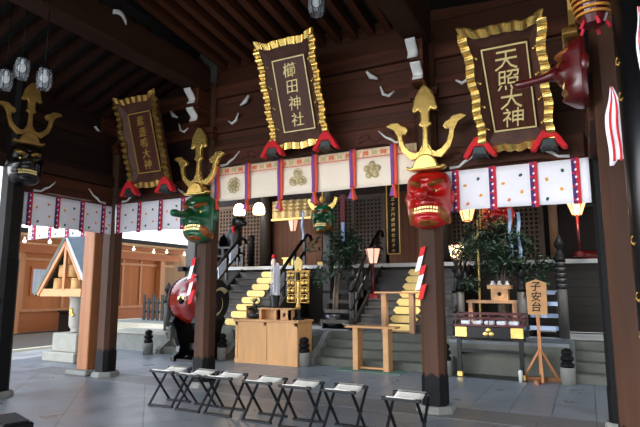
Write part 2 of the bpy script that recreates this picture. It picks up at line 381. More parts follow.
# dark panel painted for the shade of the open interior at right, red cushions
mb = MB(); mb.box(-.5, 2.2, 0, .06, 0, 2.06); struct('wall_alcove_shade', mb, M['hollow'], loc=(0, WY, FZ+.02))
for (x, z, w, nm) in ((.1, 0, .27, 'red low cushion on the dark veranda at the right'),):
    mb = MB(); mb.lathe([(w*.75, 0), (w, .05), (w*.96, .14), (w*.6, .21), (.02, .23)], 24); tag(obj('floor_cushion', mb, M['redlac'], loc=(x, 13.2, FZ)), nm, 'cushion')
mb = MB(); mb.box(-.55, .55, -.05, .05, -.03, .03); tag(obj('altar_shelf', mb, M['stairwood'], loc=(.25, WY-.07, 3.45)), 'thin dark shelf rail in the right alcove of the hall', 'shelf')
mb = MB(); mb.lathe([(.1, 0), (.2, .05), (.22, .2), (.16, .34), (.03, .38)], 16); tag(obj('red_paper_lantern', mb, M['redlac'], loc=(.02, 13.5, 3.5)), 'dim red round lantern above the shelf rail in the right alcove', 'lantern')

# round columns of the hall
def column(x, y, r, z0, z1, m, lab, nm='hall_column', grp=None):
    t = thing(nm, lab, 'column', (x, y, z0), group=grp)
    a = MB(); a.lathe([(r, .1), (r, z1-z0)], 18); obj('shaft', a, m, t)
    b = MB(); b.lathe([(r*1.25, 0), (r*1.3, .06), (r*1.05, .12)], 18); obj('collar', b, M['iron'], t)
    return t
column(-8.8, 13.55, .16, FZ, 5.2, M['columnwood'], 'dark round column between pale lattice and slatted door')
column(-3.3, 13.55, .16, FZ, 5.2, M['columnwood'], 'dark round column to the right of the red mask pillar, at the hall wall')
column(-.62, 13.5, .1, FZ, 5.2, M['lattice'], 'slim brown column left of the alcove with the lit lantern')
def sqcolumn(x, y, w, z0, z1, lab):
    t = thing('porch_post', lab, 'post', (x, y, z0))
    a = MB(); a.box(-w/2, w/2, -w/2, w/2, .35, z1-z0, bev=.02); obj('shaft', a, M['greypost'], t)
    b = MB(); b.box(-w*.56, w*.56, -w*.56, w*.56, .02, .35, bev=.01); b.box(-w*.6, w*.6, -w*.6, w*.6, .8, .86); obj('iron_sleeve', b, M['iron'], t)
    c = MB(); c.lathe([(w*.95, 0), (w*.9, .05), (w*.7, .07)], 12); obj('foundation_stone', c, M['stone'], t)
    return t
sqcolumn(-5.75, 11.75, .22, PZ, 5.2, 'dark porch post carrying the smaller green mask')
sqcolumn(-1.6, 11.75, .22, PZ, 5.2, 'dark porch post carrying the smaller red mask behind the tree')
sqcolumn(-10.2, 11.9, .3, .46, 5.2, 'grey porch post at the far left corner of the hall, above the drum')

# wooden stairs
def staircase(x0, x1, lab, cy=0):
    t = thing('wooden_staircase', lab, 'staircase', ((x0+x1)/2, 10.6, PZ)); w = (x1-x0)/2
    n = 8; rh = (FZ-PZ)/(n+1); tr = (HY-10.6)/n
    for i in range(n):
        a = MB(); a.box(-w, w, tr*i-.02, tr*(i+1)+.02, rh*(i+1)-.04, rh*(i+1), bev=.006); a.box(-w, w, tr*i, tr*i+.03, rh*i, rh*(i+1)-.04)
        obj('step', a, M['stairwood'], t)
    for s in (-w-.06, w):
        a = MB(); a.add([(s, -.05, 0), (s+.06, -.05, 0), (s+.06, tr*n, rh*(n+1)-.1), (s, tr*n, rh*(n+1)-.1), (s, tr*n, 0), (s+.06, tr*n, 0), (s, -.05, .22), (s+.06, -.05, .22), (s, tr*n, rh*(n+1)), (s+.06, tr*n, rh*(n+1))],
              [(0, 6, 8, 4), (1, 5, 9, 7), (0, 1, 7, 6), (6, 7, 9, 8), (0, 4, 5, 1), (4, 8, 9, 5)])
        obj('side_board', a, M['darkwood'], t)
    return t
staircase(-8.75, -6.72, 'grey wooden staircase rising behind the drum and offering box')
staircase(-4.5, -2.42, 'grey wooden staircase in the middle, beside the thin floor lantern')
# gold plates on the risers: seen as a stack climbing each flight
def gold_plates(cx, w, shape, grp, where):
    n = 8; rh = (FZ-PZ)/(n+1); tr = (HY-10.6)/n; first = None
    for i in range(n):
        mb = MB(); h = .155
        if shape == 'round': poly = [(w/2-.075+.075*math.cos(a), .0775*math.sin(a)) for a in [(-90+180*k/8)*PI/180 for k in range(9)]]+[(-w/2+.075+.075*math.cos(a), .0775*math.sin(a)) for a in [(90+180*k/8)*PI/180 for k in range(9)]]
        else: poly = [(-w/2, 0), (-w/2+.07, -.077), (w/2-.07, -.077), (w/2, 0), (w/2-.07, .077), (-w/2+.07, .077)]
        mb.prism(poly, -.012, .012)
        names = ['lowest', 'second lowest', 'third lowest', 'fourth lowest', 'fourth highest', 'third highest', 'second highest', 'topmost']
        tag(obj('gold_plate', mb, M['goldpaint'], loc=(cx, 10.6+tr*i-.04, PZ+rh*i+.1), bevel=.004), f'gold {"rounded" if shape == "round" else "pointed"} tablet {where}, {names[i]}', 'tablet', grp)
gold_plates(-7.72, .56, 'round', 'rounded gold tablets on the left staircase', 'on the stairs behind the offering chest')
gold_plates(-3.5, .62, 'hex', 'pointed gold tablets on the middle staircase', 'on the stairs beside the red mask pillar')

# handrails
def handrail(x, lab, curved=False):
    t = thing('stair_handrail', lab, 'handrail', (x, 10.45, PZ))
    y1 = HY-10.45-.1; z1 = FZ-PZ
    a = MB(); a.tube([(0, 0, .85), (0, y1*.3, .85+z1*.33), (0, y1*.9, z1*.95+.78), (0, y1, z1+.82), (0, y1+.18, z1+.8), (0, y1+.25, z1+.7)], .045, 8); obj('top_rail', a, M['black'], t)
    b = MB(); b.tube([(0, 0, .45), (0, y1*.95, z1+.4), (0, y1+.15, z1+.38)], .035, 8); obj('lower_rail', b, M['black'], t)
    for k in range(4):
        f = .08+.28*k; c = MB(); c.box(-.03, .03, y1*f-.03, y1*f+.03, z1*f+.15, z1*f+.86); obj('baluster', c, M['black'], t)
    return t, y1, z1
def panel_rail(x, lab):
    t, y1, z1 = handrail(x, lab)
    c = MB()
    for f in (.15, .45, .72):
        c.add([(-.015, y1*f, z1*f+.5), (-.015, y1*(f+.2), z1*(f+.2)+.5), (-.015, y1*(f+.2), z1*(f+.2)+.78), (-.015, y1*f, z1*f+.78), (.015, y1*f, z1*f+.5), (.015, y1*(f+.2), z1*(f+.2)+.5), (.015, y1*(f+.2), z1*(f+.2)+.78), (.015, y1*f, z1*f+.78)], [(0,1,2,3),(4,5,6,7),(0,1,5,4),(1,2,6,5),(2,3,7,6),(3,0,4,7)])
    obj('rail_panel', c, M['bluegloss'], t)
panel_rail(-8.82, 'black handrail with pale blue panels behind the drum')
handrail(-6.66, 'black handrail at the right side of the staircase behind the offering box')
handrail(-4.58, 'dark handrail left of the middle staircase')
handrail(-2.36, 'dark handrail right of the middle staircase, partly behind the red mask pillar')

# newel posts
def newel(x, y, z0, h, lab, base_m=None):
    t = thing('newel_post', lab, 'post', (x, y, z0))
    r = .088; q = h-.5
    a = MB(); a.lathe([(r, 0), (r, q+.02)], 16); obj('shaft', a, M['greypost'] if base_m is None else base_m, t)
    b = MB(); b.lathe([(r*1.08, q), (r*1.08, q+.07), (r*.8, q+.1), (r*.95, q+.14), (r*.6, q+.18), (r*.55, q+.24), (r*1.02, q+.3), (r*1.0, q+.36), (r*.6, q+.42), (r*.12, q+.5)], 16); obj('finial', b, M['iron'], t)
    if h > 1.6:
        for k in range(5):
            b = MB(); b.lathe([(r*1.1, q-.1-.1*k), (r*1.14, q-.08-.1*k), (r*1.1, q-.03-.1*k)], 16); obj('iron_ring', b, M['iron'], t)
    return t
for x, lab in ((-4.64, 'newel post with black finial left of the middle wooden staircase'), (-2.3, 'newel post with black finial right of the middle wooden staircase'), (-1.12, 'newel post with black finial left of the white-edged shelf steps'), (-.42, 'newel post with black finial right of the white-edged shelf steps')):
    newel(x, 10.72, PZ, 1.9 if x == -.42 else 1.35, lab)
newel(-9.55, 10.2, .46, 1.2, 'grey newel post with black finial left of the drum')
def stone_finial(x, y, lab):
    t = thing('stone_bollard', lab, 'bollard', (x, y, 0))
    a = MB(); a.lathe([(.112, 0), (.112, .25), (.1, .265)], 18); obj('stone_drum', a, M['stone'], t)
    r = .1; b = MB(); b.lathe([(r, .26), (r*1.04, .31), (r*.85, .335), (r*.66, .35), (r*.95, .37), (r*1.05, .41), (r*.75, .44), (r*.62, .455), (r*.88, .475), (r*.82, .52), (r*.45, .55), (r*.1, .56)], 18); obj('iron_finial', b, M['iron'], t)
for x, y, lab in ((-9.18, 9.22, 'stone bollard with black finial left of the drum steps'), (-7.05, 9.22, 'stone bollard with black finial between the drum and the offering box'), (-5.04, 9.22, 'stone bollard with black finial at the right corner of the offering box'), (-2.3, 9.35, 'stone bollard with black finial left of the lacquer table'), (-.36, 9.4, 'stone bollard with black finial right of the wooden sign')):
    stone_finial(x, y, lab)

# side shelf steps
def shelf_steps(x0, x1, lab, edge):
    t = thing('shelf_steps', lab, 'shelf', ((x0+x1)/2, 10.8, PZ)); w = (x1-x0)/2
    for i in range(4):
        a = MB(); a.box(-w, w, .24*i, .24*i+.34, .14+.22*i, .2+.22*i); obj('shelf', a, M['darkwood'], t)
        e = MB(); e.box(-w, w, .24*i-.012, .24*i, .13+.22*i, .21+.22*i); obj('shelf_edge', e, M[edge], t)
    for s in (-w, w-.05): b = MB(); b.box(s, s+.05, .1, .98, 0, .14); b.box(s, s+.05, .35, .98, .14, .56); b.box(s, s+.05, .6, .98, .56, .84); obj('side_frame', b, M['darkwood'], t)
shelf_steps(-1.02, -.52, 'low white-edged steps behind the wooden sign, bluish sky reflection painted in', 'bluegloss')  # edge colour carries the bluish sky reflection off the treads
shelf_steps(-5.5, -4.76, 'low dark wooden shelf steps between the bell stand and newel post', 'greypost')
mb = MB(); mb.box(-.5, .5, -.14, .14, -.03, .03); mb.box(-.46, -.38, -.12, .12, -.65, -.03); mb.box(.38, .46, -.12, .12, -.65, -.03)
tag(obj('plank_bench', mb, M['benchwood'], loc=(-1.7, 10.95, PZ+.65)), 'pale plank bench behind the lacquer table under the tree', 'bench')

# balustrade at left of veranda
t = thing('veranda_balustrade', 'grey wooden balustrade on the veranda under the guardian statue', 'railing', (-9.9, HY+.08, FZ))
for z in (.12, .34, .58):
    a = MB(); a.box(-1.1, 1.05, -.04, .04, z-.03, z+.03); obj('rail', a, M['greypost'], t)
for x in (-1.05, -.4, .3, 1.0):
    a = MB(); a.box(x-.04, x+.04, -.035, .035, 0, .55); obj('baluster', a, M['greypost'], t)
a = MB(); a.lathe([(.09, 0), (.09, .62), (.1, .66), (.06, .72), (.1, .78), (.09, .86), (.02, .94)], 14); 
tag(obj('balustrade_newel', a, M['iron'], loc=(-8.62, HY+.12, FZ)), 'black newel post on the veranda right of the guardian statue', 'post')

# guardian statue (crouching lion) on veranda
t = thing('guardian_statue', 'dark crouching guardian lion statue with a red neck cord on the veranda', 'statue', (-9.65, 12.75, FZ+.05))
t.scale = (1.1, 1.1, 1.1)
me = bpy.data.meshes.new('body'); 
sk = [((0,0,.62),.17), ((.2,0,.86),.19), ((.33,0,1.12),.13), ((-.25,0,.45),.2), ((-.42,0,.3),.15), ((.3,-.12,.45),.08), ((.36,-.13,.1),.07), ((.46,-.13,.04),.06),
      ((.3,.12,.45),.08), ((.36,.13,.1),.07), ((.46,.13,.04),.06), ((-.3,-.16,.14),.1), ((-.12,-.18,.05),.07), ((-.3,.16,.14),.1), ((-.12,.18,.05),.07), ((-.55,0,.5),.07), ((-.6,0,.75),.08)]
ed = [(0,1),(1,2),(0,3),(3,4),(1,5),(5,6),(6,7),(1,8),(8,9),(9,10),(4,11),(11,12),(4,13),(13,14),(4,15),(15,16)]
me.from_pydata([s[0] for s in sk], ed, []); o = bpy.data.objects.new('body', me); COL.objects.link(o); o.parent = t
o.modifiers.new('k', 'SKIN'); o.modifiers.new('s', 'SUBSURF').levels = 1
for v, s in zip(me.skin_vertices[0].data, sk): v.radius = (s[1], s[1])
me.skin_vertices[0].data[0].use_root = True; me.materials.append(M['statue'])
a = MB(); a.sphere((.4, 0, 1.2), (.17, .15, .15)); a.sphere((.53, 0, 1.15), (.09, .09, .07)); a.sphere((.36,-.12,1.33),(.04,.04,.07)); a.sphere((.36,.12,1.33),(.04,.04,.07))
for k in range(9): an = k/9*2*PI; a.sphere((.3+.03*math.cos(an), .15*math.cos(an), 1.16+.16*math.sin(an)), .06, n=8, m=6)
obj('maned_head', a, M['statue'], t)
a = MB(); a.tube([(.3+.02*math.sin(k), .17*math.cos(k*PI/5), 1.0+.12*math.sin(k*PI/5)) for k in range(11)], .035, 8); obj('neck_cord', a, M['clothred'], t)

# little things on the veranda
mb = MB(); mb.lathe([(.07,0),(.08,.1),(.06,.2),(.03,.23)],12); mb.lathe([(.05,.23),(.06,.3),(.02,.34)],12,1); tag(obj('offering_flask', mb, [M['whitepaint'], M['clothred']], loc=(-7.9, 12.6, FZ)), 'small white flask with red top on the veranda edge', 'flask')
for k, x in enumerate((-7.45, -7.18)):
    mb = MB(); mb.box(-.1,.1,-.08,.08,0,.2,bev=.02); mb.box(-.12,.12,-.1,.1,.2,.24); tag(obj('offering_box', mb, M['goldpaint'], loc=(x, 12.6, FZ)), 'small yellow offering box on the veranda, '+('nearer the flask' if k == 0 else 'nearer the slatted door'), 'box', 'yellow boxes on the veranda')
mb = MB(); mb.box(-.12,.12,-.08,.08,0,.1,bev=.02); tag(obj('offering_tray', mb, M['goldpaint'], loc=(-6.35, 12.6, FZ)), 'small yellow tray on the veranda below the far warm lantern', 'tray')

# gold valance behind centre curtain
t = thing('gold_valance', 'gold brocade valance hanging under the hall eaves behind the centre curtain', 'valance', (-7.15, 12.3, 3.42))
t.scale = (.62, 1, .85)
a = MB(); a.grid(lambda u, v: (-1.0+2.0*u, .03*math.sin(u*34), .0+.62*v), 60, 4, mif=lambda u, v: 0); obj('cloth', a, M['crest'], t, solid=.01)
a = MB()
for i in range(9):
    for j in range(3): a.tube([(-.95+.24*i, -.05, .25+.12*j), (-.85+.24*i, -.05, .31+.12*j), (-.75+.24*i, -.05, .25+.12*j)], .014, 5)
obj('embossed_net', a, M['oldgold'], t)
a = MB(); a.box(-1.02, 1.02, -.05, .05, -.04, .02); obj('fringe', a, M['goldpaint'], t)
# vertical sign boards with gilt text
def vboard(x, y, z0, w, h, chars, lab, csize):
    t = thing('hanging_signboard', lab, 'sign board', (x, y, z0))
    a = MB(); a.box(-w/2, w/2, 0, .04, 0, h); obj('board', a, M['darkwood'], t)
    f = MB()
    for s in (-w/2, w/2-.03): f.box(s, s+.03, -.015, .0, 0, h)
    f.box(-w/2, w/2, -.015, 0, 0, .03); f.box(-w/2, w/2, -.015, 0, h-.03, h); obj('gilt_border', f, M['dimletter'], t)
    n = len(chars)
    for i, c in enumerate(chars): l = MB(); text_mb(l, c, 0, h-(i+.7)*h/(n+.4), csize, -.01, thick=.004); obj('written_character', l, M['dimletter'], t)
    return t
vboard(-4.28, 12.5, 2.36, .36, 1.9, '奉献金三十万円櫛田神社氏子中', 'tall dark signboard with gilt border and column of gilt characters left of the red mask', .1)
vboard(-2.05, 12.5, 2.75, .2, 1.2, '奉納御神燈', 'narrow dark signboard with gilt characters left of the smaller red mask', .12)

# ------------------------------------------------------------------ masks
def surf(x, z):
    """height of the face front at (x,z); width 1, height 1.3"""
    zz = z/.65; W = .5*(1-.12*max(0, -zz)**2)*max(.02, 1-abs(zz)**6)**.35
    q = min(1, abs(x)/max(W, .01))
    return .33*max(0, 1-q**3)**.55*max(0, 1-abs(zz)**4)**.5
def g(x, z, cx, cz, sx, sz): return math.exp(-((x-cx)/sx)**2-((z-cz)/sz)**2)
def relief(x, z, nose):
    a = abs(x)
    h = .07*g(a, z, .22, .33, .17, .07)-.07*g(a, z, .2, .17, .1, .06)+.09*g(a, z, .27, -.02, .12, .1)
    h += nose*.10*g(x, z, 0, .05, .1, .2)+.10*g(a, z, .1, -.0, .07, .06)
    h -= .06*g(x, z, 0, -.24, .26, .055); h += .035*g(x, z, 0, -.14, .28, .03)+.045*g(x, z, 0, -.34, .24, .035)+.07*g(x, z, 0, -.5, .15, .07)
    h += .02*math.sin(z*46)*g(x, z, 0, .42, .2, .1)
    h += .03*g(a, z, .3, -.2, .05, .2)-.035*g(a, z, .2, -.12, .05, .12)
    return h*1.35
def hgt(x, z): return surf(x, z)+relief(x, z, 1)
def make_mask(name, lab, face_m, scale, loc, rz, nose='bulb', crown=True, brow_m='brow', beard=True, crownscale=1, grp=None):
    t = thing(name, lab, 'mask', loc, rz)
    S = scale
    a = MB(); nu, nv = 44, 52
    def fn(u, v):
        z = -.65+1.3*v; zz = z/.65; W = .5*(1-.12*max(0, -zz)**2)*max(.02, 1-abs(zz)**6)**.35
        x = W*math.sin((u-.5)*PI)*.999
        return (x*S, -(.05+hgt(x, z))*S, z*S)
    a.grid(fn, nu, nv)
    # closed back
    pr = [fn(0, j/nv) for j in range(nv+1)]+[fn(1, j/nv) for j in range(nv, -1, -1)]
    n = len(pr); a.add(pr+[(p[0]*.96, .03*S, p[2]*.96) for p in pr], [(i, (i+1) % n, (i+1) % n+n, i+n) for i in range(n)]+[tuple(range(n, 2*n))], 0, True)
    obj('face', a, face_m, t)
    def patch(nm, m, cx, cz, rx, rz_, rot=0, lift=.05, side=None):
        p = MB()
        def pf(u, v):
            r = v; th = u*2*PI; dx = rx*r*math.cos(th); dz = rz_*r*math.sin(th)
            x = cx+dx*math.cos(rot)-dz*math.sin(rot); z = cz+dx*math.sin(rot)+dz*math.cos(rot)
            wob = 1+.25*math.sin(th*7)*r
            return (x*S, -(.05+hgt(x, z)-.012+lift*math.sqrt(max(0, 1-r*r))*wob)*S, z*S)
        p.grid(pf, 28, 5); obj(nm, p, m, t)
    for s in (-1, 1):
        patch('eyebrow', M[brow_m], s*.24, .33, .2, .075, s*.35, .07)
        e = MB(); ex, ez = s*.19, .16; y = -(.05+hgt(ex, ez)-.02); e.sphere((ex*S, y*S, ez*S), (.085*S, .06*S, .055*S)); eo = obj('eye', e, M['gold'], t)
        p = MB(); p.sphere((ex*S, (y-.05)*S, ez*S), .03*S, n=10, m=6); obj('pupil', p, M['black'], eo)
        er = MB(); er.sphere((s*.5*S, 0, .05*S), (.06*S, .08*S, .17*S)); obj('ear', er, face_m, t)
        if beard:
            patch('whiskers', M[brow_m], s*.36, -.38, .1, .2, s*.35, .04)
    if beard: patch('chin_beard', M[brow_m], 0, -.55, .26, .075, 0, .06)
    patch('mouth', M['mouth'], 0, -.24, .28, .075, 0, .01)
    for z0 in (-.2, -.29):
        tb = MB()
        for i in range(9):
            x = (-.24+.06*i); z = z0+(.03 if z0 > -.25 else -.02)*(-(x/.24)**2)*(1 if z0 > -.25 else -1)
            y = -(.05+hgt(x, z)+.015)
            tb.box((x-.025)*S, (x+.025)*S, (y-.02)*S, (y+.05)*S, (z-.03)*S, (z+.03)*S, bev=.006*S)
        obj('tooth_row', tb, M['ivory'], t)
    y0 = -(.05+hgt(0, .05)-.06)
    nb = MB()
    if nose == 'bulb': nb.tube([(0, y0*S, .1*S), (0, (y0-.15)*S, .06*S), (0, (y0-.28)*S, .03*S), (0, (y0-.36)*S, .02*S), (0, (y0-.41)*S, .02*S)], [.13*S, .12*S, .13*S, .11*S, .03*S], 16)
    elif nose == 'hook': nb.tube([(0, y0*S, .12*S), (0, (y0-.2)*S, .06*S), (0, (y0-.4)*S, .03*S), (0, (y0-.55)*S, .05*S), (0, (y0-.66)*S, .04*S), (0, (y0-.71)*S, .02*S)], [.13*S, .1*S, .085*S, .1*S, .09*S, .02*S], 16)
    elif nose == 'long': nb.tube([(0, y0*S, .1*S), (0, (y0-.15)*S, .05*S), (0, (y0-.35)*S, .01*S), (0, (y0-.65)*S, -.02*S), (0, (y0-.78)*S, -.02*S), (0, (y0-.83)*S, -.02*S)], [.15*S, .1*S, .075*S, .09*S, .085*S, .03*S], 16)
    else: nb.sphere((0, (y0-.03)*S, .02*S), (.12*S, .12*S, .09*S))
    obj('nose', nb, face_m, t)
    if crown:
        K = crownscale; U = .349*K; z0 = .65*S+.5*U; gm = M['oldgold' if face_m in (M['darkred'], M['blackface']) else 'gold']
        c = MB(); half = [(.55*math.cos(an), -.48+.66*math.sin(an)) for an in [PI*k/14 for k in range(15)]]
        poly = [(.62, -.5), (.85, -.42), (.8, -.28), (.66, -.36)]+half[1:-1]+[(-.66, -.36), (-.8, -.28), (-.85, -.42), (-.62, -.5)]
        c.prism([(x*U, z0+z*U) for x, z in poly], -.17*K-.05, -.05*K); obj('crown_base', c, gm, t, bevel=.025)
        cen = [(.34, .1), (.3, .3), (.16, .5), (.12, .9), (.11, 1.4), (.31, 1.52), (.24, 1.6), (.19, 1.68), (.2, 2.08), (.28, 2.2), (.36, 2.12), (.5, 2.1), (.57, 2.22), (.5, 2.4), (.47, 2.6), (.42, 2.8), (.28, 3.05), (.12, 3.24), (0, 3.33)]
        poly = cen+[(-x, z) for x, z in reversed(cen[:-1])]
        d = MB(); d.prism([(x*U, z0+z*U) for x, z in poly], -.16*K, -.07*K); obj('middle_prong', d, gm, t, bevel=.022)
        outl = [(.12, .12), (.65, .0), (1.05, .42), (1.2, .85), (1.24, 1.15), (1.4, 1.45), (1.76, 1.66), (1.55, 1.78), (1.2, 1.76), (1.05, 1.6), (.84, 1.52), (.76, 1.36), (.86, 1.2), (1.02, 1.2), (1.0, .98), (.9, .66), (.68, .42), (.45, .3), (.28, .38), (.18, .62), (.12, .6)]
        for s in (-1, 1):
            e = MB(); poly = [(s*x*U, z0+z*U) for x, z in outl]
            if s < 0: poly = poly[::-1]
            e.prism(poly, -.155*K, -.075*K); obj('side_prong', e, gm, t, bevel=.02)
    return t
make_mask('demon_mask', 'large red demon mask with bared teeth under a gold trident crown', M['red'], .565, (XC+.05, YR-.18, 2.62), 0, 'bulb', crownscale=.86)
make_mask('demon_mask', 'large green long-nosed mask under a gold trident crown, on the left-centre pillar', M['green'], .58, (XB, YR-.18, 2.6), 0, 'hook', crownscale=.84)
make_mask('demon_mask', 'dark red mask with very long nose pointing left beside the right plaque', M['darkred'], .44, (.1, 4.72, 3.3), rad(-90), 'long', crownscale=.6, beard=False)
make_mask('demon_mask', 'black lacquered mask with gold brows at the left picture edge', M['blackface'], .46, (XA+.33, YF-.02, 3.3), rad(72), 'snub', beard=False, brow_m='oldgold', crownscale=.72)
make_mask('demon_mask', 'smaller green mask on the hall porch behind the centre curtain', M['green'], .56, (-5.78, 11.55, 3.22), 0, 'bulb', crown=False)
make_mask('demon_mask', 'smaller red mask with gold teeth half hidden below the right curtain', M['red'], .62, (-1.6, 11.5, 3.02), 0, 'snub', crown=False)
t = thing('crescent_crest', 'gold crescent crest hanging above the smaller green mask', 'crest', (-5.78, 11.5, 3.64))
a = MB(); a.prism([(.42*math.cos(-PI*k/16), .1+.34*math.sin(-PI*k/16)) for k in range(17)]+[(.34*math.cos(-PI*k/16), .12+.22*math.sin(-PI*k/16)) for k in range(16, -1, -1)], -.03, .03); obj('crescent', a, M['gold'], t)
a = MB(); a.sphere((0, 0, .1), (.1, .05, .12)); a.box(-.02, .02, -.02, .02, .1, .3); obj('boss', a, M['oldgold'], t)

# ------------------------------------------------------------------ HALL PILLARS
def octa(w, c): return [(-w+c, -w), (w-c, -w), (w, -w+c), (w, w-c), (w-c, w), (-w+c, w), (-w, w-c), (-w, -w+c)]
def hall_pillar(x, y, lab, w=.14, h=4.9, bracket=True, face=0, shaft_m='hallwood', band=.42, noseside=(-1, 1)):
    t = thing('hall_pillar', lab, 'pillar', (x, y, 0))
    a = MB(); P = octa(w, w*.42); n = 8
    a.add([(p[0], p[1], .1) for p in P]+[(p[0], p[1], h) for p in P], [(i, (i+1) % n, (i+1) % n+n, i+n) for i in range(n)]+[tuple(range(n)), tuple(range(n, 2*n))])
    obj('shaft', a, M[shaft_m], t)
    b = MB(); Q = octa(w+.008, w*.42); b.add([(p[0], p[1], .07) for p in Q]+[(p[0], p[1], band) for p in Q], [(i, (i+1) % n, (i+1) % n+n, i+n) for i in range(n)]+[tuple(range(n)), tuple(range(n, 2*n))])
    for k in range(8):   # pointed upper edge of the sleeve
        p, q = Vector(Q[k]+(band,)), Vector(Q[(k+1) % 8]+(band,)); mdp = (p+q)/2+Vector((0, 0, .06)); b.add([p, q, mdp], [(0, 1, 2)])
    obj('iron_sleeve', b, M['iron'], t)
    c = MB(); Rr = w*1.75; P3 = [(Rr*math.cos(rad(22.5+45*k)), Rr*math.sin(rad(22.5+45*k))) for k in range(8)]; P4 = [(p[0]*.86, p[1]*.86) for p in P3]
    c.add([(p[0], p[1], 0) for p in P3]+[(p[0], p[1], .045) for p in P3]+[(p[0], p[1], .085) for p in P4], [(i+8*j, (i+1) % 8+8*j, (i+1) % 8+8*j+8, i+8*j+8) for j in range(2) for i in range(8)]+[tuple(range(16, 24))])
    obj('foundation_stone', c, M['stone'], t)
    if bracket:
        k = MB(); k.box(-.19, .19, -.19, .19, 4.02, 4.12); k.box(-.15, .15, -.15, .15, 3.92, 4.02); k.box(-.6, .6, -.07, .07, 4.13, 4.3, bev=.01); k.box(-.09, .09, -.45, .6, 4.13, 4.4); k.box(-.085, .085, -.45, .6, 4.42, 4.7)
        obj('bracket_block', k, M['hallwoodx'], t)
        for z0, z1, yy, xo in ((4.15, 4.34, -.46, .02), (4.45, 4.67, -.46, -.04)):
            nn = MB(); nn.grid(lambda u, v: (xo-.065+.13*u, yy-.03+.05*math.sin(v*PI*1.5)-.04*v, z0+(z1-z0)*v), 3, 8); obj('white_beam_end', nn, M['whitepaint'], t, solid=.02)
        for s in noseside:
            nn = MB(); nn.tube([(s*.42, -.09, 4.2), (s*.5, -.1, 4.14), (s*.58, -.1, 4.18), (s*.62, -.1, 4.3)], [.012, .022, .022, .012], 8); nn.tube([(s*.66, -.1, 4.42), (s*.76, -.1, 4.47), (s*.82, -.1, 4.56)], [.015, .035, .02], 8); obj('white_scroll', nn, M['whitepaint'], t)
    return t
hall_pillar(XB, YR, 'brown hall pillar carrying the large green mask', noseside=(-1, 1))
hall_pillar(XC, YR, 'brown hall pillar carrying the large red mask', noseside=(-1, 1))
hall_pillar(XA, YR, 'dark brown corner pillar with black foot beside the pale timber post', shaft_m='hallwood', noseside=(-1,))
hall_pillar(XD, YR, 'black-brown corner pillar at the right end of the white curtain', w=.075, bracket=False, shaft_m='iron')
hall_pillar(.3, 4.85, 'thick brown pillar at right behind the long-nosed mask', w=.145, h=4.8, bracket=False)
hall_pillar(XA+.1, YF-.02, 'dark pillar at the left picture edge below the black mask', w=.13, h=4.8, bracket=False, shaft_m='darkwood', band=1.9)
# gold fittings on the edge pillar
mb = MB()
for z in (.95, 1.08, 1.3): mb.box(.0, .1, -.01, .01, z, z+.07); mb.box(.03, .05, -.01, .01, z-.04, z+.1)
tag(obj('gilt_fitting', mb, M['oldgold'], loc=(XA+.13, YF-.17, 0)), 'small gilt characters on the dark pillar at the left edge', 'fitting')

# natural wood post beside the corner pillar
t = thing('timber_post', 'pale natural timber post left of the dark corner pillar', 'post', (-8.08, 6.68, 0))
a = MB(); a.box(-.14, .14, -.14, .14, .08, 3.0, bev=.015); obj('shaft', a, M['postwood'], t)
a = MB(); a.box(-.27, .27, -.27, .27, 0, .085, bev=.02); obj('foundation_stone', a, M['stone'], t)

# ------------------------------------------------------------------ LINTELS, UPPER WALLS
def scroll_relief(mb, cx, z, y, s, mi=0):
    for sg in (-1, 1):
        pts = []
        for k in range(16):
            a = k/15*3.6; r = .105*(1-k/18); pts.append((cx+sg*(.14+r*math.cos(a)), y, z+r*math.sin(a)*.8))
        mb.tube(pts, .012, 6, mi)
    mb.tube([(cx-.26, y, z-.06), (cx-.1, y, z-.02), (cx, y, z-.07), (cx+.1, y, z-.02), (cx+.26, y, z-.06)], .011, 6, mi)
def lintel(x0, x1, y0, y1, z0, z1, lab, ns=2, along='x'):
    L = (x1-x0) if along == 'x' else (y1-y0)
    t = thing('carved_lintel', lab, 'lintel beam', ((x0+x1)/2, (y0+y1)/2, z0), 0 if along == 'x' else rad(90))
    a = MB(); h = z1-z0; d = .09
    n = 12; pts = [(-L/2+L*k/n, .03*math.cos(2*PI*(k/n))*0) for k in range(n+1)]
    prof = [(-L/2, 0), (-L/2+.25, .0), (-L/2+.45, .05), (L/2-.45, .05), (L/2-.25, 0), (L/2, 0), (L/2, h), (-L/2, h)]
    a.prism(prof, -d, d); obj('beam', a, M['hallwoodx'], t, bevel=.012)
    r = MB()
    for k in range(ns): scroll_relief(r, -L/2+L*(k+.5)/ns, h*.55, -d-.004 if along == 'x' else d+.004, 1)
    obj('carved_scroll', r, M['hallwoodx'], t)
    w = MB()
    for s in (-1, 1):
        yy = -d-.012 if along == 'x' else -d-.012
        w.tube([(s*(L/2-.16), yy, .04), (s*(L/2-.28), yy, .05), (s*(L/2-.34), yy, .1), (s*(L/2-.42), yy, .14), (s*(L/2-.52), yy, .24)], [.022, .016, .02, .014, .008], 7)
    obj('white_painted_scroll', w, M['whitepaint'], t)
    return t
lintel(XB+.14, XC-.14, YR, YR, 3.42, 3.72, 'carved brown lintel above the cream centre curtain', 3)
lintel(XC+.14, XD-.12, YR, YR, 2.99, 3.3, 'carved brown lintel above the right white curtain', 2)
lintel(XA+.14, XB-.14, YR, YR, 3.0, 3.3, 'carved dark lintel below the left plaque', 2)
lintel(XA, XA, YF+.14, YR-.14, 2.96, 3.3, 'dark lintel above the curtain of the left side bay', 1, 'y')
lintel(XD, XD, YF+.3, YR-.14, 2.96, 3.3, 'dark lintel of the right side bay behind the paper streamers', 1, 'y')

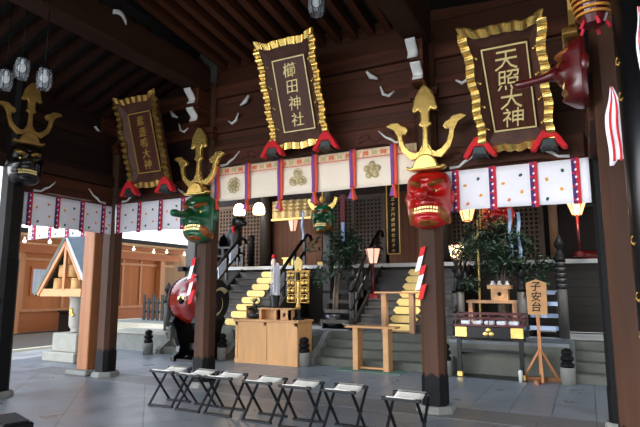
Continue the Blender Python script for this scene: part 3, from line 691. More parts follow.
def upper_wall(nm, x0, x1, z0, z1, m):
    mb = MB(); mb.box(x0, x1, YR-.02, YR+.06, z0, z1); struct(nm, mb, m)
upper_wall('wall_front_center', XB+.1, XC-.1, 3.72, 5.3, M['upperplank'])
upper_wall('wall_front_right', XC+.1, 3, 3.3, 5.3, M['upperplank'])
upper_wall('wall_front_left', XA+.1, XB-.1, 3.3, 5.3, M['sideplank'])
for nm, z0, z1, x0, x1, pr in (('trim_1', 4.02, 4.22, XB+.14, XC-.14, .09), ('trim_2', 4.62, 4.82, XB+.14, XC-.14, .1), ('trim_3', 3.72, 3.8, XB+.14, XC-.14, .1), ('trim_4', 4.0, 4.2, XC+.14, XD, .09), ('trim_5', 4.55, 4.78, XC+.14, XD, .1), ('trim_6', 4.0, 4.2, XA+.14, XB-.14, .09), ('trim_7', 4.55, 4.8, XA+.14, XB-.14, .1)):
    mb = MB(); mb.box(x0, x1, YR-pr, YR-.02, z0, z1); struct(nm, mb, M['hallwoodx'], bevel=.01)
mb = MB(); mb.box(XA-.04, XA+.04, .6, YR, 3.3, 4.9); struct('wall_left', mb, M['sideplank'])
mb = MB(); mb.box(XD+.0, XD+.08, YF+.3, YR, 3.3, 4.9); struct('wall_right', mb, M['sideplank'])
mb = MB(); mb.box(XA+.04, XA+.1, .6, YR-.1, 3.32, 3.5); mb.box(XA+.04, XA+.1, .6, YR-.1, 4.1, 4.25); struct('trim_8', mb, M['hallwoody'])

# ceiling: tie beams, rafters, roof decks
def tiebeam(x, lab):
    mb = MB(); mb.box(-.16, .16, 4.3, 11.5, 0, .42, bev=.02); tag(obj('tie_beam', mb, M['hallwoody'], loc=(x, -5.1, 4.7)), lab, 'beam')
tiebeam(XB, 'massive dark tie beam running over the green mask pillar'); tiebeam(XC, 'massive dark tie beam running over the red mask pillar')
k = MB(); k.box(-.055, .055, 1.2, 8.6, -.075, .075)
base = None; sl = rad(7)
xx = XB+.27; i = 0
while xx < XC-.2:
    if base is None: base = obj('rafter', k, M['rafter'], loc=(xx, -1.9, 6.2)); o = base
    else: o = base.copy(); COL.objects.link(o)
    o.location = (xx, -1.9, 5.2+8.55*math.tan(sl)); o.rotation_euler = (-sl, 0, 0)
    tag(o, 'brown ceiling rafter between the two tie beams over the centre bay', 'rafter', 'rafters over the centre bay'); xx += .262
k = MB(); k.box(-2.2, 0, -.05, .05, -.065, .065); base = None; yy = .5
sl2 = rad(20)
while yy < YR-.1:
    if base is None: base = obj('rafter', k, M['rafterx']); o = base
    else: o = base.copy(); COL.objects.link(o)
    o.location = (XB-.12, yy, 5.3); o.rotation_euler = (0, -sl2, 0)
    tag(o, 'dark sloping rafter over the left aisle behind the hanging lamps', 'rafter', 'rafters over the left aisle'); yy += .3
def slab(nm, p, th, m):
    mb = MB(); q = [(x, y, z+th) for x, y, z in p]; mb.add(list(p)+q, [(0,1,2,3),(4,5,6,7),(0,1,5,4),(1,2,6,5),(2,3,7,6),(3,0,4,7)]); struct(nm, mb, m)
zc = lambda y: 5.31+(6.65-y)*math.tan(sl)
slab('ceiling', [(XB, -.9, zc(-.9)), (XC, -.9, zc(-.9)), (XC, 8.1, zc(8.1)), (XB, 8.1, zc(8.1))], .12, M['roofboard'])
slab('ceiling_left', [(XB, -.9, 5.42), (XB, 8.1, 5.42), (-9.6, 8.1, 3.9), (-9.6, -.9, 3.9)], .12, M['roofboard'])
slab('ceiling_right', [(XC, -.9, 5.3), (XC, 8.1, 5.3), (8.2, 8.1, 4.4), (8.2, -.9, 4.4)], .12, M['roofboard'])  # extended right, out of view, to keep sun off the platform
slab('hall_roof', [(-9.8, -1, 4.6), (8.4, -1, 4.9), (3.5, 2.5, 7.6), (-6.5, 2.5, 7.6)], .15, M['roof'])  # unseen; reaches right to shade the platform, ends early to admit sky light
slab('hall_roof_rear', [(-9.8, 8.3, 4.3), (8.4, 8.3, 4.6), (3.5, 2.6, 7.6), (-6.5, 2.6, 7.6)], .15, M['roof'])

mb = MB(); mb.grid(lambda u, v: (.02*math.sin(v*3), -.11+.22*v, -.035+.06*u+.05*math.sin(v*PI)-.05*v), 3, 10); tag(obj('white_beam_end', mb, M['whitepaint'], loc=(XB+.175, 4.5, 5.07), solid=.02), 'white painted scroll on the tie beam at the top left', 'scroll')
# ------------------------------------------------------------------ PLAQUES
def plaque(x, z0, tilt, chars, lab, W=.96, H=1.59, csize=.25, letter='letter', gold='gold', rz=0):
    t = thing('name_plaque', lab, 'plaque', (x, YR-.24, z0), rz, rx=tilt)
    hw = W/2-.085; bt = .07; H2 = H-.13
    a = MB(); a.box(-hw, hw, -.02, .04, bt, H2+.02); obj('back_board', a, M['plaqueframe'], t)
    iw = W*.27; iz0, iz1 = .24, H2-.17
    f = MB()  # bevelled moulding sloping outward
    inner = [(-iw-.02, iz0-.02), (iw+.02, iz0-.02), (iw+.02, iz1+.02), (-iw-.02, iz1+.02)]; outer = [(-hw, bt), (hw, bt), (hw, H2+.02), (-hw, H2+.02)]
    f.add([(p[0], -.03, p[1]) for p in inner]+[(p[0], -.10, p[1]) for p in outer], [(i, (i+1) % 4, (i+1) % 4+4, i+4) for i in range(4)]); obj('moulding', f, M['plaqueframe'], t, solid=.015)
    p = MB(); p.box(-iw, iw, -.05, -.02, iz0, iz1); obj('inner_panel', p, M['plaque'], t)
    l = MB(); b = .014
    l.box(-iw, iw, -.064, -.045, iz0, iz0+b); l.box(-iw, iw, -.064, -.045, iz1-b, iz1); l.box(-iw, -iw+b, -.064, -.045, iz0, iz1); l.box(iw-b, iw, -.064, -.045, iz0, iz1); obj('gilt_line', l, M[letter], t)
    # pleated gold border
    pts = []
    def side(p0, p1, n, per):
        for k in range(n): s = k/n; pts.append((p0[0]+(p1[0]-p0[0])*s, p0[1]+(p1[1]-p0[1])*s, s, per, k))
    c = [(-hw, bt), (hw, bt), (hw, H2), (-hw, H2)]
    B = MB(); segs = [(c[0], c[1], (0, -1), 7), ((hw, bt-.04), (hw, H2+.05), (1, 0), 14), (c[2], c[3], (0, 1), 7), ((-hw, H2+.05), (-hw, bt-.04), (-1, 0), 14)]
    for si, (p0, p1, nrm, per) in enumerate(segs):
        n = per*6; ring = []
        for k in range(n+1):
            s = k/n; ph = s*per*2*PI
            flare = 0
            if si == 2: flare = .035*max(0, abs(s-.5)*2-.6)/.4+.015*math.cos(s*3*PI)**2
            if si in (1, 3):
                top = s if si == 1 else 1-s; flare = .015*max(0, (top-.86)/.14)
            wv = .011*math.sin(s*PI*7 if si in (1, 3) else s*PI*5); wid = .07+flare*.4
            off = wv+flare
            px, pz = p0[0]+(p1[0]-p0[0])*s, p0[1]+(p1[1]-p0[1])*s
            # widen corners
            ex = (s-.5)*2*.05*(1 if si in (0, 2) else 0)
            dep = .022*(1 if math.sin(ph) > 0 else -1)*min(1, abs(math.sin(ph))*2.2)
            i_ = (px+nrm[0]*(off-.02)+ex*(1 if p1[0] > p0[0] else -1), -.105+dep*.4, pz+nrm[1]*(off-.02))
            o_ = (px+nrm[0]*(off+wid)+ex*(1 if p1[0] > p0[0] else -1)*1.6, -.112+dep*.8, pz+nrm[1]*(off+wid))
            ring += [i_, o_]
        B.add(ring, [(2*k, 2*k+1, 2*k+3, 2*k+2) for k in range(n)], 0, False)
    obj('pleated_gold_border', B, M[gold], t, solid=.03)
    for s in (-1, 1):
        for k in range(4):
            zz = .3+k*(H2-.55)/3; xx = s*(iw+hw)/2; st = MB(); st.sphere((xx, -.085, zz), .016, n=8, m=5); st.sphere((xx+.02*s, -.09, zz+.02), .011, n=8, m=5); obj('gold_stud', st, M[gold], t)
    n = len(chars); hh = (iz1-iz0-.1)/n
    for i, ch in enumerate(chars): lt = MB(); text_mb(lt, ch, 0, iz1-.05-(i+.5)*hh, csize, -.055, bold=-.006); obj('written_character', lt, M[letter], t)
    return t
plaque(-3.52, 3.54, rad(21), '櫛田神社', 'centre wooden plaque with four gilt characters and pleated gold border', csize=.21, H=1.56)
plaque(-.62, 3.2, rad(46), '天照大神', 'right wooden plaque with large gilt characters, nearest the long-nosed mask', W=.86, H=1.56, csize=.255)
plaque(-6.4, 3.22, rad(18), '素盞嗚大神', 'left shadowed plaque with dull gilt characters above the left curtain', W=.93, H=1.54, csize=.17, letter='dimletter', gold='oldgold')
# red cloths draped over the plaque hooks
def red_hook(x, z, lab, s=1):
    t = thing('red_cloth_hook', lab, 'plaque hook', (x, YR-.36, z))
    a = MB(); a.prism([(-.2, -.1), (-.15, -.115), (-.085, -.045), (-.06, .02), (.06, .02), (.085, -.045), (.15, -.115), (.2, -.1), (.12, .04), (.05, .13), (0, .15), (-.05, .13), (-.12, .04)], -.07, .05)
    obj('red_cloth', a, M['redcloth'], t, bevel=.015)
    b = MB(); b.prism([(-.055, -.07), (.055, -.07), (.09, -.11), (.065, .015), (-.065, .015), (-.09, -.11)], -.06, .2); obj('iron_bracket', b, M['bracket'], t, bevel=.008)
for x, z, lab in ((-3.97, 3.52, 'red cloth hook under the left corner of the centre plaque'), (-3.1, 3.52, 'red cloth hook under the right corner of the centre plaque'),
                  (-1.04, 3.17, 'red cloth hook under the left corner of the right plaque'), (-.28, 3.17, 'red cloth hook under the right corner of the right plaque'),
                  (-6.83, 3.17, 'red cloth hook under the left corner of the left plaque'), (-6.03, 3.17, 'red cloth hook under the right corner of the left plaque')):
    red_hook(x, z, lab)

# ------------------------------------------------------------------ CURTAINS
def leafprint(mb, x, z, y, s, mi, rot):
    pts = [(math.cos(a)*s*(1 if k % 2 else .75), math.sin(a)*s*.62) for k, a in enumerate([2*PI*k/8 for k in range(8)])]
    c, sn = math.cos(rot), math.sin(rot)
    mb.prism([(x+px*c-pz*sn, z+px*sn+pz*c) for px, pz in pts], y-.003, y, mi)
def white_curtain(L, H, strips, lab, loc, rz, seed, sw=.085):
    rr = random.Random(seed)
    t = thing('shrine_curtain', lab, 'curtain', loc, rz)
    fy = lambda x: .012*math.sin(x*5)+.006*math.sin(x*17)
    a = MB(); a.grid(lambda u, v: ((u-.5)*L, fy((u-.5)*L)*(1-v), -H*(1-v)+.012*math.sin(u*L*2)*(1-v)), int(L*24), 6, 0)
    obj('white_cloth', a, M['whitecloth'], t, solid=.004)
    pr = MB(); edges = [-L/2]+strips+[L/2]
    for a0, a1 in zip(edges[:-1], edges[1:]):
        w = a1-a0
        if w < .15: continue
        for (fx, fz, mi) in ((.28, .42, 1), (.66, .26, 0), (.34, .84, 0), (.68, .66, 1)):
            x = a0+w*fx+rr.uniform(-.02, .02); z = -H*fz+rr.uniform(-.015, .015)
            leafprint(pr, x, z, fy(x)*(-z/H)-.006, .028, (mi+int(rr.random() < .15)*2) % 3, rr.uniform(0, 3))
    obj('printed_leaves', pr, [M['leafgreen'], M['leafyellow'], M['leaforange']], t)
    for sx in strips:
        s = MB(); y = -.014
        s.box(sx-sw/2, sx, y-.004, y+.0, -H-.012, .01, 0); s.box(sx, sx+sw/2, y-.004, y, -H-.012, .01, 1)
        for k in range(6):
            zz = -H*(k+.5)/6; leafprint(s, sx+.0, zz, y-.005, .018, 2, 1.2)
        for k in range(10):
            zz = -H*(k+.25)/10; s.prism([(sx-sw/2, zz), (sx-.01, zz-.018), (sx-.01, zz+.006), (sx-sw/2, zz+.02)], y-.007, y-.004, 1 if k % 3 == 0 else 0)
        obj('strip', s, [M['clothpurple'], M['clothred'], M['whitecloth']], t)
    rd = MB(); rd.tube([(-L/2, .01, .01), (L/2, .01, .01)], .012, 8); obj('curtain_rod', rd, M['hallwoodx'], t)
    return t
c0 = (XC+.14+.11)/2; L0 = .11-XC-.14
white_curtain(L0, .52, [x-c0 for x in (-1.4, -.95, -.48, -.03)], 'right white curtain with purple and red strips below the right plaque', (c0, YR-.1, 2.99), 0, 1)
c1 = (XA+XB)/2; L1 = XB-XA-.24
white_curtain(L1, .52, [x-c1 for x in (-7.36, -6.86, -6.37, -5.88)], 'white curtain with red strips in the bay left of the green mask', (c1, YR-.1, 3.0), 0, 2)
white_curtain(YR-YF-.3, .5, [y-(YR+YF)/2 for y in (4.95, 5.42, 5.88, 6.31)], 'white curtain with red strips along the left side bay', (XA+.1, (YR+YF)/2, 2.96), rad(90), 3)
white_curtain(1.9, .52, [-.75, -.25, .25, .7], 'far white curtain hanging outside beyond the left side bay', (-9.1, YR, 3.0), 0, 4)
# cream centre curtain
t = thing('shrine_curtain', 'cream centre curtain with brocade top band, gold crests and silk ribbons', 'curtain', ((XB+XC)/2, YR-.12, 3.42))
L = XC-XB-.24; cx = (XB+XC)/2
a = MB(); a.grid(lambda u, v: ((u-.5)*L, .012*math.sin(u*L*4)*(1-v), -.54+.43*v), 90, 5); obj('cream_cloth', a, M['creamcloth'], t, solid=.005)
a = MB(); a.grid(lambda u, v: ((u-.5)*L, -.004+.004*math.sin(u*L*4), -.12+.12*v), 90, 2); obj('brocade_band', a, M['brocade'], t, solid=.005)
a = MB()
for k in range(26):
    x = -L/2+L*(k+.5)/26; a.prism([(x-.035, -.1), (x+.0, -.085), (x+.035, -.1), (x+.045, -.06), (x+.03, -.025), (x, -.04), (x-.03, -.025), (x-.045, -.06)], -.016, -.012, k % 2)
obj('brocade_pattern', a, [M['leaforange'], M['crest']], t)
a = MB()
a.box(-L/2, L/2, -.018, -.012, -.128, -.12, 0); obj('stitch_line', a, M['silkorange'], t)
def ringpoly(mb, cx, cz, r, w, n=28, y=-.02, mi=0):
    vs = []; 
    for k in range(n):
        an = 2*PI*k/n; vs += [(cx+(r-w)*math.cos(an), y, cz+(r-w)*math.sin(an)), (cx+r*math.cos(an), y, cz+r*math.sin(an))]
    mb.add(vs, [(2*k, 2*k+1, (2*k+3) % (2*n), (2*k+2) % (2*n)) for k in range(n)], mi)
a = MB(); X0 = -4.84-cx; Z0 = -.31
for k in range(9): an = 2*PI*k/9; ringpoly(a, X0+.085*math.cos(an), Z0+.095*math.sin(an), .036, .014)
for k in range(5): an = 2*PI*k/5; ringpoly(a, X0+.035*math.cos(an), Z0+.035*math.sin(an), .03, .012)
obj('tortoiseshell_crest', a, M['crest'], t, solid=.006, fixn=False)
a = MB(); X0 = -3.69-cx
for k in range(3):
    an = PI/2+2*PI*k/3; ringpoly(a, X0+.08*math.cos(an), Z0+.08*math.sin(an), .07, .018); a.lathe([(.035, 0), (.035, .006)], 10, 0, Matrix.Translation((X0+.08*math.cos(an), -.018, Z0+.08*math.sin(an))) @ Matrix.Rotation(PI/2, 4, 'X'))
obj('trefoil_crest', a, M['crest'], t, solid=.006, fixn=False)
a = MB(); X0 = -2.52-cx
for k in range(5):
    an = PI/2+2*PI*k/5; a.lathe([(.045, 0), (.045, .008)], 14, 0, Matrix.Translation((X0+.085*math.cos(an), -.014, Z0+.085*math.sin(an))) @ Matrix.Rotation(PI/2, 4, 'X'))
a.lathe([(.028, 0), (.028, .012)], 12, 0, Matrix.Translation((X0, -.014, Z0)) @ Matrix.Rotation(PI/2, 4, 'X'))
for k in range(5): an = PI/2+2*PI*(k+.5)/5; a.tube([(X0, -.02, Z0), (X0+.09*math.cos(an), -.02, Z0+.09*math.sin(an))], .005, 5)
obj('plum_crest', a, M['crest'], t)
for x, ln in ((-5.16, .66), (-4.57, .72), (-3.98, .76), (-3.4, .70), (-2.8, .69), (-2.2, .70)):
    r = MB(); x -= cx; y = -.03
    r.grid(lambda u, v: (x-.048+.048*u, y-.008*math.sin(v*6), -(ln-.14)*v+.02), 2, 12, 0); r.grid(lambda u, v: (x+.048*u, y-.008*math.sin(v*6), -(ln-.14)*v+.02), 2, 12, 1)
    ro = obj('silk_ribbon', r, [M['silkpurple'], M['silkorange']], t, solid=.006)
    s = MB(); s.sphere((x, y-.005, -(ln-.14)), (.03, .022, .024), 1)
    s.add([(x-.02, y-.01, -(ln-.15)), (x+.0, y-.015, -(ln-.15)), (x-.005, y-.02, -ln), (x-.07, y-.012, -ln+.01)], [(0, 1, 2, 3)], 0)
    s.add([(x+.0, y-.015, -(ln-.15)), (x+.02, y-.01, -(ln-.15)), (x+.07, y-.012, -ln-.01), (x-.005, y-.02, -ln)], [(0, 1, 2, 3)], 1)
    s.tube([(x+.01, y-.02, -(ln-.14)), (x+.03, y-.025, -(ln+.02))], [.015, .022], 6, 1)
    obj('ribbon_tail', s, [M['silkpurple'], M['silkorange']], ro, solid=.006)

# ------------------------------------------------------------------ PAPER STREAMERS
def streamer(x, y, z, lab, s=1, n=5, rz=0):
    t = thing('paper_streamer', lab, 'paper streamer', (x, y, z), rz)
    dx = 0; zz = 0
    for k in range(n):
        a = MB(); w = .06*s; h = .15*s; sh = -.05*s
        px = (.03 if k % 2 == 0 else -.0)*s-.018*k*s*0
        a.add([(px, -.004*k, zz), (px+w, -.004*k, zz+.02*s), (px+w+sh, -.004*k, zz-h), (px+sh, -.004*k, zz-h-.02*s)], [(0, 1, 2, 3)])
        obj('folded_strip', a, M['paperred' if k % 2 == 0 else 'paper'], t, solid=.004)
        zz -= h*.72
    return t
streamer(XC-.12, YR-.17, 2.02, 'red and white paper streamer on the red mask pillar', 1.1)
streamer(XB-.17, YR-.19, 1.98, 'red and white paper streamer on the green mask pillar', 1.2)
def banner(x, y, z, L, w, lab, rz=0):
    t = thing('paper_banner', lab, 'paper streamer', (x, y, z), rz)
    a = MB(); n = 14
    a.grid(lambda u, v: ((u-.5)*w*(.15+.85*min(1, v*3)) + .006*math.sin(v*9), .01*math.sin(v*7+u*3), -L*v*(1 if u < .5 else .93)), 4, n); obj('white_paper', a, M['paper'], t, solid=.004)
    for s in (-.28, .12):
        b = MB(); b.grid(lambda u, v: ((s+.14*u)*w*(.15+.85*min(1, v*3))+.006*math.sin(v*9), .01*math.sin(v*7+(s+.5+.14*u)*3)-.008, -L*v*.95), 2, n); obj('red_paper', b, M['paperred'], t, solid=.003)
banner(.26, 4.3, 3.0, .6, .11, 'red and white paper banner hanging on the right brown pillar, nearer')
banner(.2, 5.15, 2.92, .65, .1, 'thin red and white paper banner behind the right brown pillar', rad(60))
banner(.4, 3.6, 3.25, .55, .05, 'red, white and blue paper banner at the right picture edge')

# ------------------------------------------------------------------ RIGHT EDGE: black lacquer pole, ornament
t = thing('lacquered_pole', 'thick glossy black pole with gilt clasps at the right edge', 'pole', (.4, 3.95, 0))
a = MB(); a.lathe([(.125, .0), (.125, 4.4)], 28); obj('shaft', a, M['black'], t)
for z in (1.18, 1.42, 1.78, 2.75, 3.0):
    c = MB(); c.tube([(-.11, -.063, z), (-.124, -.03, z+.02), (-.122, -.04, z+.045), (-.115, -.055, z+.06)], .006, 6); c.tube([(-.125, -.02, z+.012), (-.105, -.075, z+.012)], .005, 6); obj('gilt_clasp', c, M['oldgold'], t)
t = thing('festival_ornament', 'red and gold corded festival ornament hanging at the top right', 'ornament', (.17, 4.1, 3.42))
t.scale = (.62, .62, .62)
a = MB(); a.lathe([(.02, -.02), (.12, .0), (.16, .1), (.2, .3), (.22, .5), (.1, .55)], 16, smooth=False); obj('red_body', a, M['darkred'], t)
for k in range(6):
    z = .12+.065*k; r = .18+.012*k; c = MB(); c.tube([(r*math.cos(an), r*math.sin(an), z+.02*math.sin(an)) for an in [2*PI*j/20 for j in range(21)]], .018, 6); obj('gold_cord', c, M['rope'], t)
for s in range(5):
    c = MB(); an = s*1.25; c.tube([(.12*math.cos(an), .12*math.sin(an), .05), (.17*math.cos(an), .17*math.sin(an), -.06)], .02, 6); obj('red_tassel', c, M['clothred'], t)

# ------------------------------------------------------------------ HANGING LAMPS
def hang_lamp(x, y, z, lab, s=1, drop=.5):
    t = thing('hanging_glass_lamp', lab, 'lamp', (x, y, z))
    a = MB(); a.lathe([(.02*s, .17*s), (.05*s, .16*s), (.07*s, .12*s), (.075*s, .1*s)], 8, smooth=False); obj('cap', a, M['iron'], t)
    g_ = MB(); n = 8; pr = [(.075, .1), (.092, .02), (.088, -.1), (.07, -.15)]; vs = [(r*s*math.cos(2*PI*j/n), r*s*math.sin(2*PI*j/n), zz*s) for r, zz in pr for j in range(n)]
    g_.add(vs, [(i*n+j, i*n+(j+1) % n, (i+1)*n+(j+1) % n, (i+1)*n+j) for i in range(3) for j in range(n)]); obj('glass_shade', g_, M['glass'], t)
    f = MB()
    for j in range(n):
        an = 2*PI*j/n; f.tube([(r*s*1.01*math.cos(an), r*s*1.01*math.sin(an), zz*s) for r, zz in pr], .0035*s, 4)
    obj('frame', f, M['iron'], t)
    b = MB(); b.sphere((0, 0, -.01*s), (.045*s, .045*s, .055*s)); b.lathe([(.018*s, .04*s), (.018*s, .1*s)], 8); obj('bulb', b, M['bulboff'], t)
    c = MB(); c.tube([(0, 0, .17*s), (0, 0, .17*s+drop)], .006, 5); obj('hanging_rod', c, M['iron'], t)
hang_lamp(-5.8, 3.6, 4.1, 'middle and highest of three hanging glass lamps at upper left', .95, .85)
hang_lamp(-6.1, 3.6, 4.02, 'leftmost of three hanging glass lamps at upper left', .92, 1.1)
hang_lamp(-5.37, 3.6, 3.89, 'rightmost of three hanging glass lamps at upper left', .92, .95)
hang_lamp(-2.75, 5.3, 5.03, 'hanging glass lamp at the top centre near the ceiling', 1.25, .25)

# lit lanterns at the worship hall
def shade_lamp(x, y, z, r0, r1, h, m, lab, drop=.6, pole=0):
    t = thing('paper_lantern', lab, 'lantern', (x, y, z))
    a = MB(); n = 6; vs = [(r*math.cos(2*PI*j/n), r*math.sin(2*PI*j/n), zz) for r, zz in ((r0, 0), (r1, h)) for j in range(n)]
    a.add(vs, [(j, (j+1) % n, (j+1) % n+n, j+n) for j in range(n)]+[tuple(range(n))]); obj('paper_shade', a, m, t)
    f = MB()
    for j in range(n): f.tube([vs[j], vs[j+n]], .012, 4)
    f.tube([vs[j % n] for j in range(n+1)], .012, 4); f.tube([vs[n+j % n] for j in range(n+1)], .012, 4); obj('frame', f, M['redlac'], t)
    if drop: c = MB(); c.tube([(0, 0, h), (0, 0, h+drop)], .01, 5); obj('hanging_cord', c, M['iron'], t)
    if pole:
        c = MB(); c.tube([(0, 0, 0), (0, 0, -pole)], .028, 8); obj('pole', c, M['redlac'], t)
        b = MB(); b.lathe([(.15, -pole-.02), (.12, -pole+.05), (.04, -pole+.1)], 8, smooth=False); obj('base', b, M['redlac'], t)
shade_lamp(-4.42, 11.4, 2.08, .1, .19, .36, M['pinkpaper'], 'tall thin floor lantern with flared pink paper shade on the middle staircase', 0, .78)
b_ = MB(); b_.sphere((0, 0, 0), (.07, .07, .09)); tag(obj('lantern_flame', b_, M['bulb'], loc=(-4.42, 11.4, 2.17)), 'bright bulb inside the flared pink floor lantern', 'bulb')
shade_lamp(-7.5, 13.0, 3.15, .09, .17, .34, M['pinkpaper'], 'warm lantern before the slatted door right of the gold valance', 1.5)
shade_lamp(-2.26, 11.6, 2.98, .1, .2, .34, M['glowwarm'], 'warm hanging lantern just right of the red mask', 1.8)
shade_lamp(-2.5, 11.5, 2.15, .12, .17, .3, M['glow'], 'bright white lantern on a dark stand below the red mask', 0, 0)
shade_lamp(-.09, 12.2, 3.05, .09, .22, .36, M['glowwarm'], 'warm orange lantern on a slim pole below the right end of the curtain', 0, .86)
for k, (x, y, z) in enumerate(((-8.19, 11.3, 3.46), (-7.56, 11.3, 3.44))):
    t = thing('tulip_lamp', ['left', 'right'][k]+' one of the two bright white glass lamps below the centre curtain', 'lamp', (x, y, z), group='bright lamps below the centre curtain')
    a = MB(); a.lathe([(.14, 0), (.16, .05), (.15, .18), (.1, .28), (.04, .31)], 14); obj('glass_shade', a, M['glow'], t)
    c = MB(); c.lathe([(.03, .3), (.03, .34), (.008, .36), (.008, 1.8)], 8); obj('stem', c, M['iron'], t)
mb = MB(); mb.lathe([(.06, 0), (.07, .5), (.11, .52), (.12, .6), (.06, .66), (.08, .74), (.05, .8)], 12); tag(obj('lamp_pedestal', mb, M['iron'], loc=(-2.5, 11.5, 1.35)), 'dark turned pedestal under the bright white lantern', 'stand')
mb = MB(); mb.box(-.04, .04, -.02, .02, 0, 1.1, 0); mb.box(-.06, .06, -.03, .03, .45, 1.1, 1); tag(obj('hanging_tag', mb, [M['bluegloss'], M['redlac']], loc=(-5.0, 11.0, 2.6)), 'narrow red and blue-grey strip hanging before the dark lattice', 'tag')

# ================================================================== FORECOURT OBJECTS
# offering box
t = thing('offering_chest', 'large pale wooden offering chest in front of the steps', 'chest', (-5.87, 9.38, 0))
W, D, H = .74, .29, .88
a = MB(); a.box(-W, W, -D, D, .04, H-.05); obj('body', a, M['boxwood'], t)
a = MB()
a.box(-W-.01, W+.01, -D-.012, D+.012, .0, .08)
for x in (-W, -.03, W-.06): a.box(x, x+.06, -D-.012, -D, .08, H-.05)
a.box(-W, W, -D-.012, -D, H-.12, H-.05); a.box(W, W+.012, -D, -D+.06, .08, H-.05); a.box(W, W+.012, D-.06, D, .08, H-.05)
obj('framing', a, M['boxwood'], t)
a = MB(); a.box(-W-.04, W+.04, -D-.04, D+.04, H-.05, H, bev=.008); obj('top_board', a, M['naturalx'], t)
TZ = H
# things on it
t = thing('miniature_pine', 'small dark potted pine on the left end of the offering chest', 'potted plant', (-6.3, 9.33, TZ))
a = MB(); a.lathe([(.1, 0), (.15, .04), (.17, .1), (.15, .11)], 14); obj('pot', a, M['pot'], t)
a = MB(); a.tube([(0, 0, .1), (.03, 0, .2), (-.04, 0, .28), (.02, 0, .38)], [.03, .025, .02, .01], 6); obj('trunk', a, M['bark'], t)
def leafcloud(mb, c, r, n, s, rr):
    for _ in range(n):
        while True:
            p = Vector((rr.uniform(-1, 1), rr.uniform(-1, 1), rr.uniform(-1, 1)))
            if p.length < 1: break
        q = Vector(c)+Vector((p.x*r[0], p.y*r[1], p.z*r[2])); T = Matrix.Translation(q) @ Euler((rr.uniform(-.9, .9), rr.uniform(-.9, .9), rr.uniform(0, 6.28))).to_matrix().to_4x4()
        z = s*rr.uniform(.7, 1.3)
        mb.add([(0, -z, 0), (z*.35, 0, z*.12), (0, z, 0), (-z*.35, 0, z*.12)], [(0, 1, 2), (0, 2, 3)], 0, False, T)
rr = random.Random(3)
a = MB()
for c in ((-.1, 0, .22), (.1, 0, .26), (0, 0, .38), (.02, -.05, .16)): leafcloud(a, c, (.11, .09, .05), 70, .03, rr)
obj('foliage', a, M['leaf'], t, fixn=False)
mb = MB(); mb.box(-.09, .09, -.08, .08, 0, .24, bev=.01); mb.box(-.1, .1, -.09, .09, .24, .26); tag(obj('wooden_case', mb, M['benchwood'], loc=(-6.5, 9.5, TZ)), 'small brown wooden case behind the potted pine', 'box')
def arch_stand(x, y, w, lab, hole):
    t = thing('offering_stand', lab, 'offering stand', (x, y, TZ))
    a = MB(); a.box(-w-.03, w+.03, -.12, .12, .2, .23, bev=.005); obj('tray', a, M['naturalx'], t)
    b = MB(); 
    for s in (-1, 1): b.box(s*w-.06 if s > 0 else -w, s*w if s > 0 else -w+.06, -.1, .1, 0, .2)
    b.box(-w, w, .06, .1, 0, .2)
    if hole:
        b.box(-w, w, -.1, -.08, .13, .2); b.box(-w, -.035, -.1, -.08, 0, .13); b.box(.035, w, -.1, -.08, 0, .13); b.box(-.035, .035, -.1, -.08, 0, .06)
    obj('legs', b, M['naturalx'], t)
arch_stand(-5.9, 9.3, .21, 'low open wooden offering stand under the white paper wand', False)
arch_stand(-5.5, 9.3, .15, 'small wooden offering stand with a round opening, left of the bell stand', True)
t = thing('paper_wand', 'white paper purification wand standing in a black holder', 'paper wand', (-5.87, 9.42, TZ+.23))
a = MB(); a.lathe([(.09, 0), (.1, .02), (.08, .06), (.12, .24), (.11, .26)], 12); obj('holder', a, M['black'], t)
a = MB(); a.tube([(0, 0, .2), (0, 0, 1.0)], .016, 6); obj('stick', a, M['natural'], t)
a = MB()
for k in range(20):
    an = k*2.4; r = .05+.07*((k*7) % 5)/5; z = .94-.01*k
    for j in range(6):
        zz = z-.1*j; a.add([(r*.6*math.cos(an), r*.6*math.sin(an), zz), (r*math.cos(an)+.035, r*math.sin(an), zz-.01), (r*1.15*math.cos(an)+.03, r*1.15*math.sin(an), zz-.11), (r*.7*math.cos(an)-.02, r*.7*math.sin(an), zz-.1)], [(0, 1, 2, 3)])
obj('paper_strips', a, M['paper'], t, solid=.006, fixn=False)
# bell stand
t = thing('bell_stand', 'black and gold bell stand with rows of gold bells on the chest', 'bell stand', (-5.3, 9.42, TZ))
a = MB(); a.lathe([(.14, 0), (.14, .03), (.06, .06), (.05, .15), (.035, .2), (.03, 1.0), (.015, 1.05)], 12); obj('post', a, M['black'], t)
a = MB(); a.lathe([(.04, .2), (.06, .25), (.035, .4), (.05, .45), (.035, .7), (.045, .75), (.03, .8)], 10); obj('gilt_sleeve', a, M['gold'], t)
a = MB(); a.prism([(-.07, 1.0), (.07, 1.0), (.09, 1.1), (.1, 1.18), (0, 1.28), (-.1, 1.18), (-.09, 1.1)], -.02, .02); obj('leaf_finial', a, M['goldpaint'], t)
a = MB(); a.box(-.27, .27, -.03, .03, .96, 1.0)
for s in (-.26, .23, -.07, .05): a.box(s, s+.02, -.02, .02, .34, .96)
for z in (.34, .5, .65, .8): a.box(-.26, -.07, -.02, .02, z, z+.015); a.box(.07, .26, -.02, .02, z, z+.015)
obj('rack', a, M['oldgold'], t)
for s in (-1, 1):
    for r_ in range(4):
        for c_ in range(2):
            b = MB(); b.sphere((s*(.12+.09*c_), -.02, .43+.155*r_), .048, n=10, m=7); b.lathe([(.015, .0), (.01, .02)], 6, 0, Matrix.Translation((s*(.12+.09*c_), -.02, .475+.155*r_))); obj('bell', b, M['gold'], t)

